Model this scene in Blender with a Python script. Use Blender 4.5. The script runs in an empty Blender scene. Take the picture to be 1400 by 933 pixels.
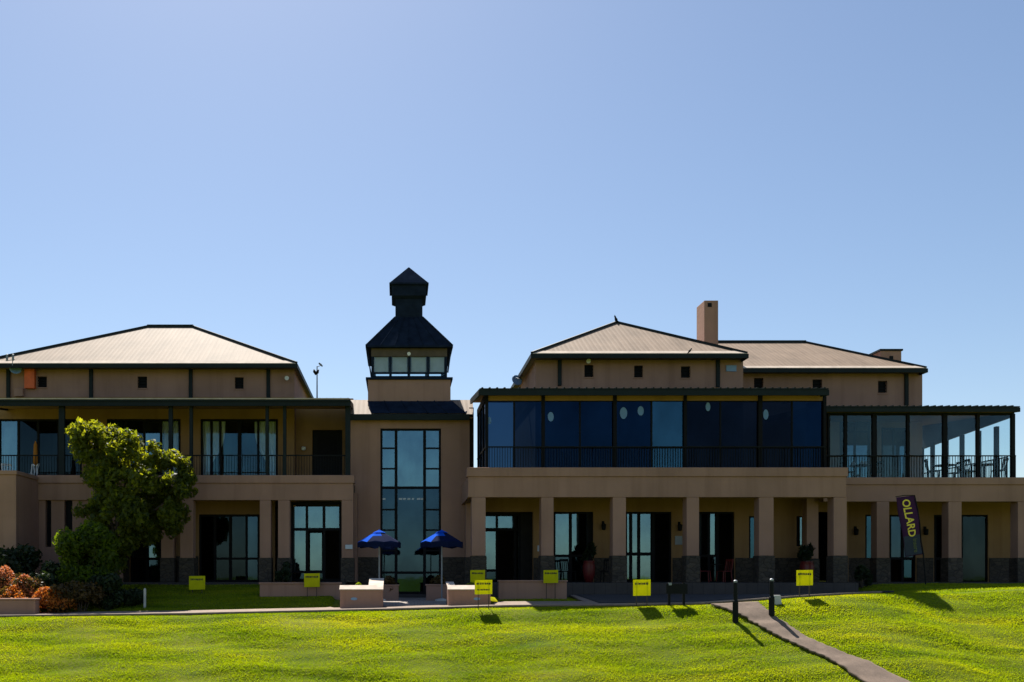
import bpy, bmesh, math, random
import numpy as np
from mathutils import Vector, Matrix
rnd = random.Random(7)
rng = np.random.default_rng(11)
S = bpy.context.scene
COL = S.collection
R = math.radians

# ------------------------------------------------------------------ camera
F = 1300.0          # focal length in photo pixels (photo 1400 wide)
VX, VY = 545.0, 788.0   # principal point / horizon in the photo
ZC = 0.25           # eye height above the terrace floor
cam_d = bpy.data.cameras.new('camera'); cam = bpy.data.objects.new('camera', cam_d); COL.objects.link(cam)
cam.location = (0, 0, ZC); cam.rotation_euler = (R(90), 0, 0)
cam_d.sensor_width = 36; cam_d.lens = F/1400*36
cam_d.shift_x = (700-VX)/1400; cam_d.shift_y = (VY-466.5)/1400
cam_d.clip_start = 0.1; cam_d.clip_end = 4000
S.camera = cam
# ------------------------------------------------------------------ light
LD = Vector((0.22, -1.0, -1.38)).normalized()       # direction the sunlight travels
ELEV = math.asin(-LD.z); AZ = math.atan2(-LD.x, -LD.y)   # azimuth from +Y towards +X
W = bpy.data.worlds.new('World'); S.world = W; W.use_nodes = True
nt = W.node_tree
bg = nt.nodes['Background']
sky = nt.nodes.new('ShaderNodeTexSky'); sky.sky_type = 'NISHITA'; sky.sun_disc = False
sky.sun_elevation = ELEV; sky.sun_rotation = AZ
sky.altitude = 0; sky.air_density = 1.0; sky.dust_density = 0.5; sky.ozone_density = 2.0
nt.links.new(sky.outputs[0], bg.inputs[0]); bg.inputs[1].default_value = 0.064
sun_d = bpy.data.lights.new('sun', 'SUN'); sun = bpy.data.objects.new('sun', sun_d); COL.objects.link(sun)
sun_d.energy = 5.0; sun_d.angle = R(0.5); sun_d.color = (1.0, 0.95, 0.86)
sun.rotation_euler = LD.to_track_quat('-Z', 'Y').to_euler(); sun.location = (-20, 60, 80)
S.view_settings.view_transform = 'Standard'; S.view_settings.look = 'None'
S.view_settings.exposure = 0.95; S.view_settings.gamma = 1.0
S.view_settings.use_curve_mapping = False

# ------------------------------------------------------------------ helpers
def X(px, Y): return (px-VX)/F*Y
def Z(py, Y): return ZC+(VY-py)/F*Y
def P(px, py, Y): return (X(px, Y), Y, Z(py, Y))

def tag(o, label=None, cat=None, group=None, kind=None):
    if label: o['label'] = label
    if cat: o['category'] = cat
    if group: o['group'] = group
    if kind: o['kind'] = kind
    return o
def empty(name, loc, label=None, cat=None, group=None):
    o = bpy.data.objects.new(name, None); COL.objects.link(o); o.location = loc
    o.empty_display_size = .2
    return tag(o, label, cat, group)
def wpos(o):
    v = Vector(o.location)
    while o.parent: o = o.parent; v += Vector(o.location)
    return v

class MB:
    def __init__(s): s.v = []; s.f = []
    def quad(s, *pts):
        n = len(s.v); s.v += [tuple(p) for p in pts]; s.f.append(tuple(range(n, n+len(pts)))); return s
    def box(s, x0, x1, y0, y1, z0, z1):
        n = len(s.v)
        if x0 > x1: x0, x1 = x1, x0
        if y0 > y1: y0, y1 = y1, y0
        if z0 > z1: z0, z1 = z1, z0
        s.v += [(x0,y0,z0),(x1,y0,z0),(x1,y1,z0),(x0,y1,z0),(x0,y0,z1),(x1,y0,z1),(x1,y1,z1),(x0,y1,z1)]
        for q in ((0,3,2,1),(4,5,6,7),(0,1,5,4),(1,2,6,5),(2,3,7,6),(3,0,4,7)): s.f.append(tuple(n+i for i in q))
        return s
    def pbox(s, x0, y0, x1, y1, Y, d):          # box whose front face covers a photo rectangle at depth Y
        return s.box(X(x0,Y), X(x1,Y), Y, Y+d, Z(y1,Y), Z(y0,Y))
    def frustum(s, r0, z0, r1, z1):             # rectangles (x0,x1,y0,y1)
        n = len(s.v)
        for (a,b,c,d), z in ((r0,z0),(r1,z1)): s.v += [(a,c,z),(b,c,z),(b,d,z),(a,d,z)]
        for q in ((0,3,2,1),(4,5,6,7),(0,1,5,4),(1,2,6,5),(2,3,7,6),(3,0,4,7)): s.f.append(tuple(n+i for i in q))
        return s
    def bar(s, p, q, w, h=None):                # square bar between two points
        h = h or w; p = Vector(p); q = Vector(q); d = (q-p).normalized()
        up = Vector((0,0,1)) if abs(d.z) < .95 else Vector((0,1,0))
        a = d.cross(up).normalized()*w/2; b = a.cross(d).normalized()*h/2; n = len(s.v)
        for c in (p, q):
            for sa, sb in ((-1,-1),(1,-1),(1,1),(-1,1)): s.v.append(tuple(c+a*sa+b*sb))
        for f in ((0,1,2,3),(7,6,5,4),(0,4,5,1),(1,5,6,2),(2,6,7,3),(3,7,4,0)): s.f.append(tuple(n+i for i in f))
        return s
    def tube(s, pts, rad, n=8, cap=True):
        base = len(s.v); pts = [Vector(p) for p in pts]; m = len(pts)
        rr = rad if isinstance(rad, (list, tuple)) else [rad]*m
        ref = None
        for i, p in enumerate(pts):
            d = (pts[min(i+1,m-1)]-pts[max(i-1,0)]).normalized()
            if ref is None: ref = d.orthogonal().normalized()
            a = (ref-d*ref.dot(d)).normalized(); ref = a; b = d.cross(a)
            for k in range(n):
                t = 2*math.pi*k/n; s.v.append(tuple(p+(a*math.cos(t)+b*math.sin(t))*rr[i]))
        for i in range(m-1):
            for k in range(n):
                k2 = (k+1) % n
                s.f.append((base+i*n+k, base+i*n+k2, base+(i+1)*n+k2, base+(i+1)*n+k))
        if cap:
            s.f.append(tuple(base+k for k in reversed(range(n)))); s.f.append(tuple(base+(m-1)*n+k for k in range(n)))
        return s
    def build(s, name, mat, parent=None, smooth=False, bevel=0, label=None):
        me = bpy.data.meshes.new(name)
        off = wpos(parent) if parent else Vector((0,0,0))
        me.from_pydata([(v[0]-off.x, v[1]-off.y, v[2]-off.z) for v in s.v], [], s.f); me.update()
        me.materials.append(mat)
        if smooth: me.polygons.foreach_set('use_smooth', [True]*len(me.polygons))
        o = bpy.data.objects.new(name, me); COL.objects.link(o)
        if parent: o.parent = parent
        if bevel:
            b = o.modifiers.new('bevel', 'BEVEL'); b.width = bevel; b.segments = 2; b.limit_method = 'ANGLE'
        if label: o['label'] = label
        return o

def copy_tree(o, parent=None):
    c = o.copy(); COL.objects.link(c)
    if parent: c.parent = parent
    for ch in [k for k in o.children]: copy_tree(ch, c)
    return c
def np_mesh(name, verts, faces, mat, parent=None):
    me = bpy.data.meshes.new(name)
    off = np.array(wpos(parent)) if parent else np.zeros(3)
    verts = np.asarray(verts, dtype=np.float64)-off; faces = np.asarray(faces, dtype=np.int32)
    k = faces.shape[1]
    me.vertices.add(len(verts)); me.vertices.foreach_set('co', verts.astype(np.float32).ravel())
    me.loops.add(faces.size); me.loops.foreach_set('vertex_index', faces.ravel())
    me.polygons.add(len(faces)); me.polygons.foreach_set('loop_start', np.arange(0, faces.size, k, dtype=np.int32))
    me.update(calc_edges=True); me.validate(); me.materials.append(mat)
    o = bpy.data.objects.new(name, me); COL.objects.link(o)
    if parent: o.parent = parent
    return o

# ------------------------------------------------------------------ materials
class NT:
    def __init__(s, name):
        s.m = bpy.data.materials.new(name); s.m.use_nodes = True; s.t = s.m.node_tree; s.n = s.t.nodes
        s.b = s.n['Principled BSDF']; s.out = s.n['Material Output']
    def add(s, typ, **kw):
        n = s.n.new(typ)
        for k, v in kw.items(): setattr(n, k, v)
        return n
    def link(s, a, b): s.t.links.new(a, b)
    def coord(s, scale=(1,1,1)):
        tc = s.add('ShaderNodeTexCoord'); mp = s.add('ShaderNodeMapping'); mp.inputs['Scale'].default_value = scale
        s.link(tc.outputs['Object'], mp.inputs['Vector']); return mp.outputs['Vector']
    def noise(s, vec, scale, detail=4, rough=.55):
        n = s.add('ShaderNodeTexNoise'); n.inputs['Scale'].default_value = scale; n.inputs['Detail'].default_value = detail
        n.inputs['Roughness'].default_value = rough; s.link(vec, n.inputs['Vector']); return n.outputs['Fac']
    def ramp(s, fac, stops):
        r = s.add('ShaderNodeValToRGB'); e = r.color_ramp.elements
        while len(e) < len(stops): e.new(.5)
        for el, (p, c) in zip(e, stops): el.position = p; el.color = (*c, 1)
        s.link(fac, r.inputs['Fac']); return r.outputs['Color']
    def mix(s, fac, a, b, mode='MIX'):
        m = s.add('ShaderNodeMix', data_type='RGBA', blend_type=mode)
        for i, v in ((0, fac), (6, a), (7, b)):
            if hasattr(v, 'links') or isinstance(v, bpy.types.NodeSocket): s.link(v, m.inputs[i])
            elif i == 0: m.inputs[0].default_value = v
            else: m.inputs[i].default_value = (*v, 1)
        return m.outputs[2]
    def bump(s, h, strength=.3, dist=.02):
        b = s.add('ShaderNodeBump'); b.inputs['Strength'].default_value = strength; b.inputs['Distance'].default_value = dist
        s.link(h, b.inputs['Height']); s.link(b.outputs[0], s.b.inputs['Normal'])

def sc(c, k): return tuple(min(1, x*k) for x in c)
def plain(name, c, rough=.6, metal=0, var=.18, scale=3.0, spec=.4, bump=0):
    k = NT(name); v = k.coord()
    col = k.ramp(k.noise(v, scale), [(.3, sc(c, 1-var)), (.7, sc(c, 1+var))])
    k.link(col, k.b.inputs['Base Color']); k.b.inputs['Roughness'].default_value = rough
    k.b.inputs['Metallic'].default_value = metal; k.b.inputs['Specular IOR Level'].default_value = spec
    if bump: k.bump(k.noise(v, scale*12), bump, .01)
    return k.m
def stucco(name, c):
    k = NT(name); v = k.coord()
    base = k.ramp(k.noise(v, .55, 5), [(.3, sc(c, .86)), (.7, sc(c, 1.12))])
    streak = k.noise(k.coord((2.2, 2.2, .12)), 1.0, 5, .6)
    st = k.ramp(streak, [(.48, (1,1,1)), (.75, (.72,.70,.68))])
    col = k.mix(.7, base, st, 'MULTIPLY')
    k.link(col, k.b.inputs['Base Color']); k.b.inputs['Roughness'].default_value = .9
    k.b.inputs['Specular IOR Level'].default_value = .2
    k.bump(k.noise(v, 55, 3), .35, .01); return k.m
def stone(name):
    k = NT(name); v = k.coord((1, 1, 1.9))
    vo = k.add('ShaderNodeTexVoronoi', feature='F1'); vo.inputs['Scale'].default_value = 3.6; k.link(v, vo.inputs['Vector'])
    ed = k.add('ShaderNodeTexVoronoi', feature='DISTANCE_TO_EDGE'); ed.inputs['Scale'].default_value = 3.6; k.link(v, ed.inputs['Vector'])
    bw = k.add('ShaderNodeSeparateColor'); k.link(vo.outputs['Color'], bw.inputs[0])
    c = k.ramp(bw.outputs[0], [(0, (.045,.033,.025)), (.35, (.085,.060,.040)), (.65, (.065,.05,.036)), (1, (.12,.085,.058))])
    c2 = k.mix(k.noise(k.coord(), 9), c, (.03,.026,.022))
    e = k.ramp(ed.outputs['Distance'], [(.02, (.45,.42,.4)), (.07, (1,1,1))])
    k.link(k.mix(1.0, c2, e, 'MULTIPLY'), k.b.inputs['Base Color']); k.b.inputs['Roughness'].default_value = .85
    k.bump(ed.outputs['Distance'], .6, .05); return k.m
def roofing(name, c):
    k = NT(name); tc = k.add('ShaderNodeTexCoord'); sp = k.add('ShaderNodeSeparateXYZ'); k.link(tc.outputs['Object'], sp.inputs[0])
    # ribs run down the slope: across-slope coordinate is x on front/back planes and y on the side planes
    ge = k.add('ShaderNodeNewGeometry'); sn = k.add('ShaderNodeSeparateXYZ'); k.link(ge.outputs['Normal'], sn.inputs[0])
    ax = k.add('ShaderNodeMath', operation='ABSOLUTE'); k.link(sn.outputs['X'], ax.inputs[0])
    ay = k.add('ShaderNodeMath', operation='ABSOLUTE'); k.link(sn.outputs['Y'], ay.inputs[0])
    gt = k.add('ShaderNodeMath', operation='GREATER_THAN'); k.link(ax.outputs[0], gt.inputs[0]); k.link(ay.outputs[0], gt.inputs[1])
    mx = k.add('ShaderNodeMix', data_type='FLOAT'); k.link(gt.outputs[0], mx.inputs[0]); k.link(sp.outputs['X'], mx.inputs[2]); k.link(sp.outputs['Y'], mx.inputs[3])
    ml = k.add('ShaderNodeMath', operation='MULTIPLY'); ml.inputs[1].default_value = 2*math.pi/.2; k.link(mx.outputs[0], ml.inputs[0])
    si = k.add('ShaderNodeMath', operation='SINE'); k.link(ml.outputs[0], si.inputs[0])
    pw = k.add('ShaderNodeMath', operation='MULTIPLY_ADD'); pw.inputs[1].default_value = .5; pw.inputs[2].default_value = .5; k.link(si.outputs[0], pw.inputs[0])
    rib = k.ramp(pw.outputs[0], [(.0, (.80,.79,.78)), (.35, (1,1,1))])
    base = k.ramp(k.noise(k.coord(), .8, 6, .65), [(.3, sc(c,.80)), (.5, c), (.7, sc(c,1.15))])
    streak = k.ramp(k.noise(k.coord((3,.25,.25)), 1.4, 5, .65), [(.35, (.78,.76,.74)), (.6, (1,1,1))])
    col = k.mix(.8, k.mix(.9, base, streak, 'MULTIPLY'), rib, 'MULTIPLY')
    k.link(col, k.b.inputs['Base Color']); k.b.inputs['Roughness'].default_value = .7; k.b.inputs['Specular IOR Level'].default_value = .15
    k.bump(pw.outputs[0], .25, .015); return k.m
def glass(name, refl, tint, see, wav=.004):
    k = NT(name); g = k.add('ShaderNodeBsdfGlossy'); k.link(k.ramp(k.noise(k.coord((.8,.8,.5)), 1.1, 4, .6), [(.3, sc(tint,.72)), (.7, sc(tint,1.15))]), g.inputs['Color']); g.inputs['Roughness'].default_value = .03
    t = k.add('ShaderNodeBsdfTransparent'); t.inputs['Color'].default_value = (*see, 1)
    fr = k.add('ShaderNodeFresnel'); gi = k.add('ShaderNodeNewGeometry')
    io = k.add('ShaderNodeMapRange'); io.inputs['To Min'].default_value = 1.5; io.inputs['To Max'].default_value = 1/1.5
    k.link(gi.outputs['Backfacing'], io.inputs['Value']); k.link(io.outputs[0], fr.inputs['IOR'])
    ma = k.add('ShaderNodeMath', operation='ADD', use_clamp=True); ma.inputs[1].default_value = refl; k.link(fr.outputs[0], ma.inputs[0])
    mx = k.add('ShaderNodeMixShader'); k.link(ma.outputs[0], mx.inputs[0]); k.link(t.outputs[0], mx.inputs[1]); k.link(g.outputs[0], mx.inputs[2])
    bp = k.add('ShaderNodeBump'); bp.inputs['Strength'].default_value = .25; bp.inputs['Distance'].default_value = wav
    k.link(k.noise(k.coord(), 1.3, 2), bp.inputs['Height']); k.link(bp.outputs[0], g.inputs['Normal'])
    k.link(mx.outputs[0], k.out.inputs['Surface']); return k.m
def leafy(name, c0, c1, trans=.45, scale=1.2, tc=None):
    k = NT(name); gi = k.add('ShaderNodeNewGeometry')
    n = k.noise(k.coord(), scale, 3)
    ad = k.add('ShaderNodeMath', operation='MULTIPLY_ADD'); ad.inputs[1].default_value = .5; k.link(gi.outputs['Random Per Island'], ad.inputs[0])
    hf = k.add('ShaderNodeMath', operation='MULTIPLY'); hf.inputs[1].default_value = .5; k.link(n, hf.inputs[0]); k.link(hf.outputs[0], ad.inputs[2])
    col = k.ramp(ad.outputs[0], [(.2, c0), (.8, c1)])
    k.link(col, k.b.inputs['Base Color']); k.b.inputs['Roughness'].default_value = .55; k.b.inputs['Specular IOR Level'].default_value = .3
    tr = k.add('ShaderNodeBsdfTranslucent'); tcol = k.mix(1.0, col, tc or (1.6,1.5,.6), 'MULTIPLY'); k.link(tcol, tr.inputs['Color'])
    mx = k.add('ShaderNodeMixShader'); mx.inputs[0].default_value = trans
    k.link(k.b.outputs[0], mx.inputs[1]); k.link(tr.outputs[0], mx.inputs[2]); k.link(mx.outputs[0], k.out.inputs['Surface'])
    return k.m
def cloth(name, c, trans=.5, var=.08):
    k = NT(name); col = k.ramp(k.noise(k.coord(), 4), [(.3, sc(c,1-var)), (.7, sc(c,1+var))])
    k.link(col, k.b.inputs['Base Color']); k.b.inputs['Roughness'].default_value = .9; k.b.inputs['Specular IOR Level'].default_value = .05
    tr = k.add('ShaderNodeBsdfTranslucent'); k.link(col, tr.inputs['Color'])
    mx = k.add('ShaderNodeMixShader'); mx.inputs[0].default_value = trans
    k.link(k.b.outputs[0], mx.inputs[1]); k.link(tr.outputs[0], mx.inputs[2]); k.link(mx.outputs[0], k.out.inputs['Surface'])
    return k.m

M = {}
M['stucco'] = stucco('stucco', (.36,.208,.156))
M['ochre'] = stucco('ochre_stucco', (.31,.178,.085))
M['stone'] = stone('stone_cladding')
M['roof'] = roofing('roof_sheeting', (.25,.178,.125))
M['green'] = plain('dark_green_metal', (.008,.014,.015), .6, spec=.2)
M['black'] = plain('black_metal', (.006,.007,.008), .6, spec=.15)
M['frame'] = plain('window_frame', (.006,.006,.008), .6, spec=.12)
M['slate'] = plain('slate_blue_metal', (.014,.021,.038), .9, var=.25, spec=.0)
M['gutter'] = plain('pale_edge_highlight', (.46,.38,.31), .8, spec=.1)  # pale tone for roof edges painted as sunlit
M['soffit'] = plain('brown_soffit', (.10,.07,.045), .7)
M['white'] = plain('white_paint', (.75,.75,.75), .5, var=.05)
M['plaque'] = plain('pale_plaque', (.50,.55,.62), .4, var=.06)
M['pblue'] = plain('blue_plaque', (.20,.32,.50), .4, var=.06)
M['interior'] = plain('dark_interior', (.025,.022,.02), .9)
M['curtain'] = cloth('white_curtain', (.85,.85,.82), .25)
M['blind'] = cloth('blind_fabric', (.78,.77,.74), .55)
M['glass'] = glass('teal_glass', .19, (.40,.74,1.0), (.30,.36,.40))
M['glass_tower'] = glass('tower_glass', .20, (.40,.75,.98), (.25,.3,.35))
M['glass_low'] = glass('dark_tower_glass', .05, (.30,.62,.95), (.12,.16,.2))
M['glass_dark'] = glass('dark_reflection_glass', .0, (.35,.6,.75), (.10,.13,.15))  # dark reflections of trees and plants put into the glass tone
M['glass_blue'] = glass('blue_blind_glass', .03, (.05,.17,.40), (.02,.045,.08))
M['glass_navy'] = glass('navy_blind_glass', .0, (.12,.19,.34), (.03,.05,.08))
M['glass_mid'] = glass('mid_blue_glass', .10, (.16,.46,.70), (.06,.1,.2))
M['glass_clear'] = glass('clear_glass', .025, (.5,.75,.9), (.84,.93,.95))
M['glass_curtain'] = glass('curtain_glass', .05, (.30,.70,1.0), (.85,.94,.98))
M['glass_dim'] = glass('dim_glass', .015, (.5,.8,.95), (.5,.6,.65))
M['sticker'] = cloth('pale_blue_sticker', (.22,.38,.66), .3)
M['sign'] = cloth('yellow_sign', (.74,.72,.015), .4)
M['signtext'] = plain('sign_text', (.02,.03,.015), .6)
M['banner_purple'] = cloth('purple_banner', (.085,.032,.085), .3)
M['banner_slate'] = cloth('slate_banner', (.07,.085,.11), .3)
M['gold'] = cloth('gold_lettering', (.98,.74,.10), .02)
M['olive'] = cloth('olive_lettering', (.22,.25,.10), .4)
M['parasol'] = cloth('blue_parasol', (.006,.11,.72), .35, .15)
M['parasol_dark'] = cloth('navy_valance_and_shade', (.006,.012,.05), .2, .15)
M['grey'] = plain('grey_metal', (.22,.24,.28), .45)
M['cap'] = plain('planter_coping', (.58,.48,.40), .85, spec=.1)
M['orange'] = plain('orange_panel', (.72,.13,.035), .6)
M['orangecloth'] = cloth('orange_cloth', (.55,.22,.04), .3)
M['red'] = plain('red_glaze', (.16,.018,.018), .4)
M['wood'] = plain('dark_wood', (.05,.035,.025), .6)
M['bark'] = plain('bark', (.09,.065,.045), .9, var=.4, scale=8, bump=.5)
M['concrete'] = plain('pale_concrete', (.50,.49,.46), .8)
M['leaf'] = leafy('tree_leaf', (.022,.040,.008), (.095,.115,.014), .5, tc=(6.0,4.8,1.0))
M['leafbush'] = leafy('bush_leaf', (.03,.055,.008), (.09,.125,.012), .6, tc=(3.9,3.6,.6))
M['leafdark'] = leafy('dark_leaf', (.010,.020,.008), (.025,.045,.015), .3)
M['leaflime'] = leafy('lime_leaf', (.08,.11,.01), (.16,.19,.015), .55, tc=(2.6,2.6,.6))
M['flower'] = leafy('orange_flower', (.36,.085,.012), (.66,.26,.035), .5, tc=(1.2,1.1,1.0))
M['flowerpink'] = leafy('pink_flower', (.36,.10,.04), (.62,.25,.09), .5, tc=(1.2,1.1,1.0))
M['leafbrown'] = leafy('brown_leaf', (.04,.035,.012), (.13,.075,.025), .4)

def paving(name, c, bw, bh):
    k = NT(name); v = k.coord()
    br = k.add('ShaderNodeTexBrick'); k.link(v, br.inputs['Vector']); br.inputs['Scale'].default_value = 1
    br.inputs['Brick Width'].default_value = bw; br.inputs['Row Height'].default_value = bh; br.inputs['Mortar Size'].default_value = .008
    br.inputs['Color1'].default_value = (*sc(c,.88),1); br.inputs['Color2'].default_value = (*sc(c,1.1),1); br.inputs['Mortar'].default_value = (*sc(c,.5),1)
    n = k.ramp(k.noise(v, 1.7, 6, .7), [(.3, (.7,.7,.7)), (.65, (1,1,1))])
    k.link(k.mix(.9, br.outputs['Color'], n, 'MULTIPLY'), k.b.inputs['Base Color']); k.b.inputs['Roughness'].default_value = .9
    k.bump(br.outputs['Fac'], .4, .01); return k.m
M['pave'] = paving('pinkish_paving', (.36,.30,.26), .22, .11)
M['terrace'] = paving('terrace_paving', (.06,.05,.047), .4, .4)
def gravel(name, c):
    k = NT(name); v = k.coord()
    n = k.ramp(k.noise(v, 3.0, 8, .75), [(.3, sc(c,.65)), (.7, sc(c,1.2))])
    n2 = k.ramp(k.noise(v, 60, 2), [(.35, (.72,.72,.72)), (.6, (1,1,1))])
    k.link(k.mix(.8, n, n2, 'MULTIPLY'), k.b.inputs['Base Color']); k.b.inputs['Roughness'].default_value = .95
    k.bump(k.noise(v, 45, 3), .5, .01); return k.m
M['gravel'] = gravel('path_surface', (.29,.215,.165))
M['dark_surface'] = gravel('dark_surface', (.032,.032,.038))
M['footpath'] = gravel('footpath_surface', (.20,.142,.105))
def lawnmat(name):
    k = NT(name)
    v = k.coord((.5, 1.4, 1)); big = k.noise(v, .9, 6, .6); fine = k.noise(k.coord((1,1.6,1)), 14, 5, .7)
    c = k.ramp(big, [(.30, (.06,.10,.005)), (.46, (.11,.14,.006)), (.60, (.16,.17,.008)), (.8, (.20,.165,.03))])
    c2 = k.mix(.75, c, k.ramp(fine, [(.3, (.75,.78,.7)), (.62, (1,1,1))]), 'MULTIPLY')
    k.link(c2, k.b.inputs['Base Color']); k.b.inputs['Roughness'].default_value = .9; k.b.inputs['Specular IOR Level'].default_value = .15
    k.bump(fine, .4, .04); return k.m
M['lawn'] = lawnmat('lawn_turf')
def blademat(name):
    k = NT(name); gi = k.add('ShaderNodeNewGeometry')
    big = k.noise(k.coord((.32,1.5,1)), .8, 4, .55)
    ad = k.add('ShaderNodeMath', operation='MULTIPLY_ADD'); ad.inputs[1].default_value = .09; k.link(gi.outputs['Random Per Island'], ad.inputs[0]); 
    sb = k.add('ShaderNodeMath', operation='SUBTRACT'); sb.inputs[1].default_value = .06; k.link(big, sb.inputs[0]); k.link(sb.outputs[0], ad.inputs[2])
    col = k.ramp(ad.outputs[0], [(.26, (.075,.125,.004)), (.42, (.155,.21,.006)), (.62, (.235,.265,.008)), (.85, (.32,.28,.04))])
    st = k.ramp(k.noise(k.coord((.22,2.6,1)), 1.3, 5, .6), [(.35, (.62,.74,.7)), (.47, (1,1,1))])  # thin dark streaks paint the shadows of the lawn's ripples
    col = k.mix(1.0, col, st, 'MULTIPLY')
    k.link(col, k.b.inputs['Base Color']); k.b.inputs['Roughness'].default_value = .6; k.b.inputs['Specular IOR Level'].default_value = .25
    tr = k.add('ShaderNodeBsdfTranslucent'); k.link(k.mix(1.0, col, (2.6,2.5,.55), 'MULTIPLY'), tr.inputs['Color'])
    mx = k.add('ShaderNodeMixShader'); mx.inputs[0].default_value = .5
    k.link(k.b.outputs[0], mx.inputs[1]); k.link(tr.outputs[0], mx.inputs[2]); k.link(mx.outputs[0], k.out.inputs['Surface']); return k.m
M['blade'] = blademat('grass_blade')

# ------------------------------------------------------------------ terrain
_ep = np.array([-400, 0, 250, 520, 700, 850, 960, 1050, 1130, 1200, 1250, 1310, 1400, 1900], float)
_ey = np.array([846, 845, 842, 836, 831, 830, 828, 821, 815.5, 812, 811.5, 811, 806, 800], float)
_eY = np.array([30.4, 30.4, 30.4, 30.4, 30.4, 30.25, 30.1, 30.0, 30.0, 30.5, 31.2, 31.4, 31.4, 31.4])
_eX = (_ep-VX)/F*_eY; _eZ = ZC+(VY-_ey)/F*_eY
def smooth(t): t = np.clip(t, 0, 1); return t*t*(3-2*t)
def YE(x): return np.interp(x, _eX, _eY)
def ZE(x):   # softened edge height
    return sum(np.interp(x+d, _eX, _eZ) for d in (-.5, -.25, 0, .25, .5))/5
_bump = [(rng.uniform(.5,2.2), rng.uniform(1.0,3.5), rng.uniform(0,6.28), rng.uniform(-.5,.5)) for _ in range(14)]
_streak = [(6.1,.33,.4,.6),(10.5,.87,2.1,.42),(14.7,1.31,4.0,.30),(3.7,.25,5.2,.9),(8.3,.53,1.2,.5)]
def undul(x, y):
    z = 0
    for fx, fy, ph, kx in _bump: z = z+np.sin(x*fx*.7+y*fy+ph+np.sin(x*.6+ph)*1.3)/(fx+fy)
    for ky, kx, ph, am in _streak: z = z+.70*am*np.sin(y*ky+2.2*np.sin(x*kx+ph)+ph*3+.8*np.sin(x*kx*3.1+ph*2))
    return z*.022
def bank(d):
    d = np.maximum(d, 0)
    s = .5
    a = np.where(d < .6, s*d*d/1.2, s*(d-.3))
    cap = 6.0
    over = np.maximum(d-cap, 0)
    a = np.where(d > cap, s*(cap-.3)+s*(3*(1-np.exp(-over/3))), a)
    return a
def T(x, y):
    x = np.asarray(x, float); y = np.asarray(y, float)
    ye, ze = YE(x), ZE(x)
    low = ze-bank(ye-y)+undul(x, y)*smooth((ye-y)/.5)
    t = smooth((16-y)/12); low = low*(1-t)+(-1.35)*t
    # behind the edge
    tw = smooth((x+2.5)/.4)*smooth((3.4-x)/.4); mid = smooth((x-3.0)/.4)*smooth((19-x)/2.5)
    yt = 37.4*np.ones_like(x)-2.4*mid; zt = -.06-.46*mid*(1-tw)-.62*tw
    yt = np.where(tw > .5, 34.5, yt)
    lag = 1.6*smooth((-1.5-x)/1.0)
    tt = np.clip((y-ye-lag)/(yt-ye-lag), 0, 1)
    tl = np.where(tw > .5, smooth((y-32.0)/2.0), tt)
    up = ze+(zt-ze)*tl
    z = np.where(y < ye, low, up)
    far = smooth((y-55)/25); z = z*(1-far)+(-1.0)*far
    return z
def Tz(x, y): return float(T(np.array([x]), np.array([y]))[0])
def grid_axis(segs):
    out = []
    for a, b, s in segs: out += list(np.arange(a, b, s))
    out.append(segs[-1][1]); return np.array(sorted(set(np.round(out, 4))))
gx = grid_axis([(-900,-100,100), (-100,-30,10), (-30,-18,1), (-18,26,.14), (26,40,1), (40,100,10), (100,900,100)])
gy = grid_axis([(-900,-100,100), (-100,0,10), (0,22,1), (22,25,.12), (25,31,.05), (31,36,.1), (36,45,.5), (45,100,5), (100,1500,100)])
GX, GY = np.meshgrid(gx, gy); GZ = T(GX.ravel(), GY.ravel())
nx = len(gx); ny = len(gy)
ii = (np.arange(ny-1)[:,None]*nx+np.arange(nx-1)[None,:]).ravel()
ground = np_mesh('lawn', np.stack([GX.ravel(), GY.ravel(), GZ], 1), np.stack([ii, ii+1, ii+nx+1, ii+nx], 1), M['lawn'])
ground.data.polygons.foreach_set('use_smooth', [True]*len(ground.data.polygons)); tag(ground, kind='structure')

def ribbon(name, rows, mat, lift):      # rows of (left point, right point) in x, y; draped on the terrain
    rows = [((a[0],a[1]),(b[0],b[1])) for a, b in rows]; nc = 14
    V = []; Fc = []
    for a, b in rows:
        for k in range(nc+1):
            t = k/nc; x = a[0]+(b[0]-a[0])*t; y = a[1]+(b[1]-a[1])*t
            V.append((x, y, Tz(x, y)+lift))
    for i in range(len(rows)-1):
        for k in range(nc): q = i*(nc+1)+k; Fc.append((q, q+1, q+nc+2, q+nc+1))
    o = np_mesh(name, V, Fc, mat); tag(o, kind='structure')
    m = o.modifiers.new('thick', 'SOLIDIFY'); m.thickness = .06; m.offset = -1
    return o
def path_back(x):
    if x < -2.4: return float(YE(x))+1.75
    if x < 3.4: return 32.2
    if x < 6.3: return float(YE(x))+1.5
    return 35.2
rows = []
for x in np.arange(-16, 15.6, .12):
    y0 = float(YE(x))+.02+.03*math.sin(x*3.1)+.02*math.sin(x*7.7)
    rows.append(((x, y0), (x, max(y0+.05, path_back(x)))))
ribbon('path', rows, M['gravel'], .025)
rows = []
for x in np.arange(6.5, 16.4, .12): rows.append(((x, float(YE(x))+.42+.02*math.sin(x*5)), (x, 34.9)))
ribbon('dark_ribbon', rows, M['dark_surface'], .045)  # near-black ribbon over the middle stretch of the path
def on_bank(px, py):                     # where the photo's ray meets the terrain
    y = 34.0
    while y > 20:
        if Z(py, y) <= Tz(X(px, y), y): pass
        z = Tz(X(px, y), y)
        if Z(py, y) >= z-.0 and y < 33: break
        y -= .02
    return (X(px, y), y)
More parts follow.
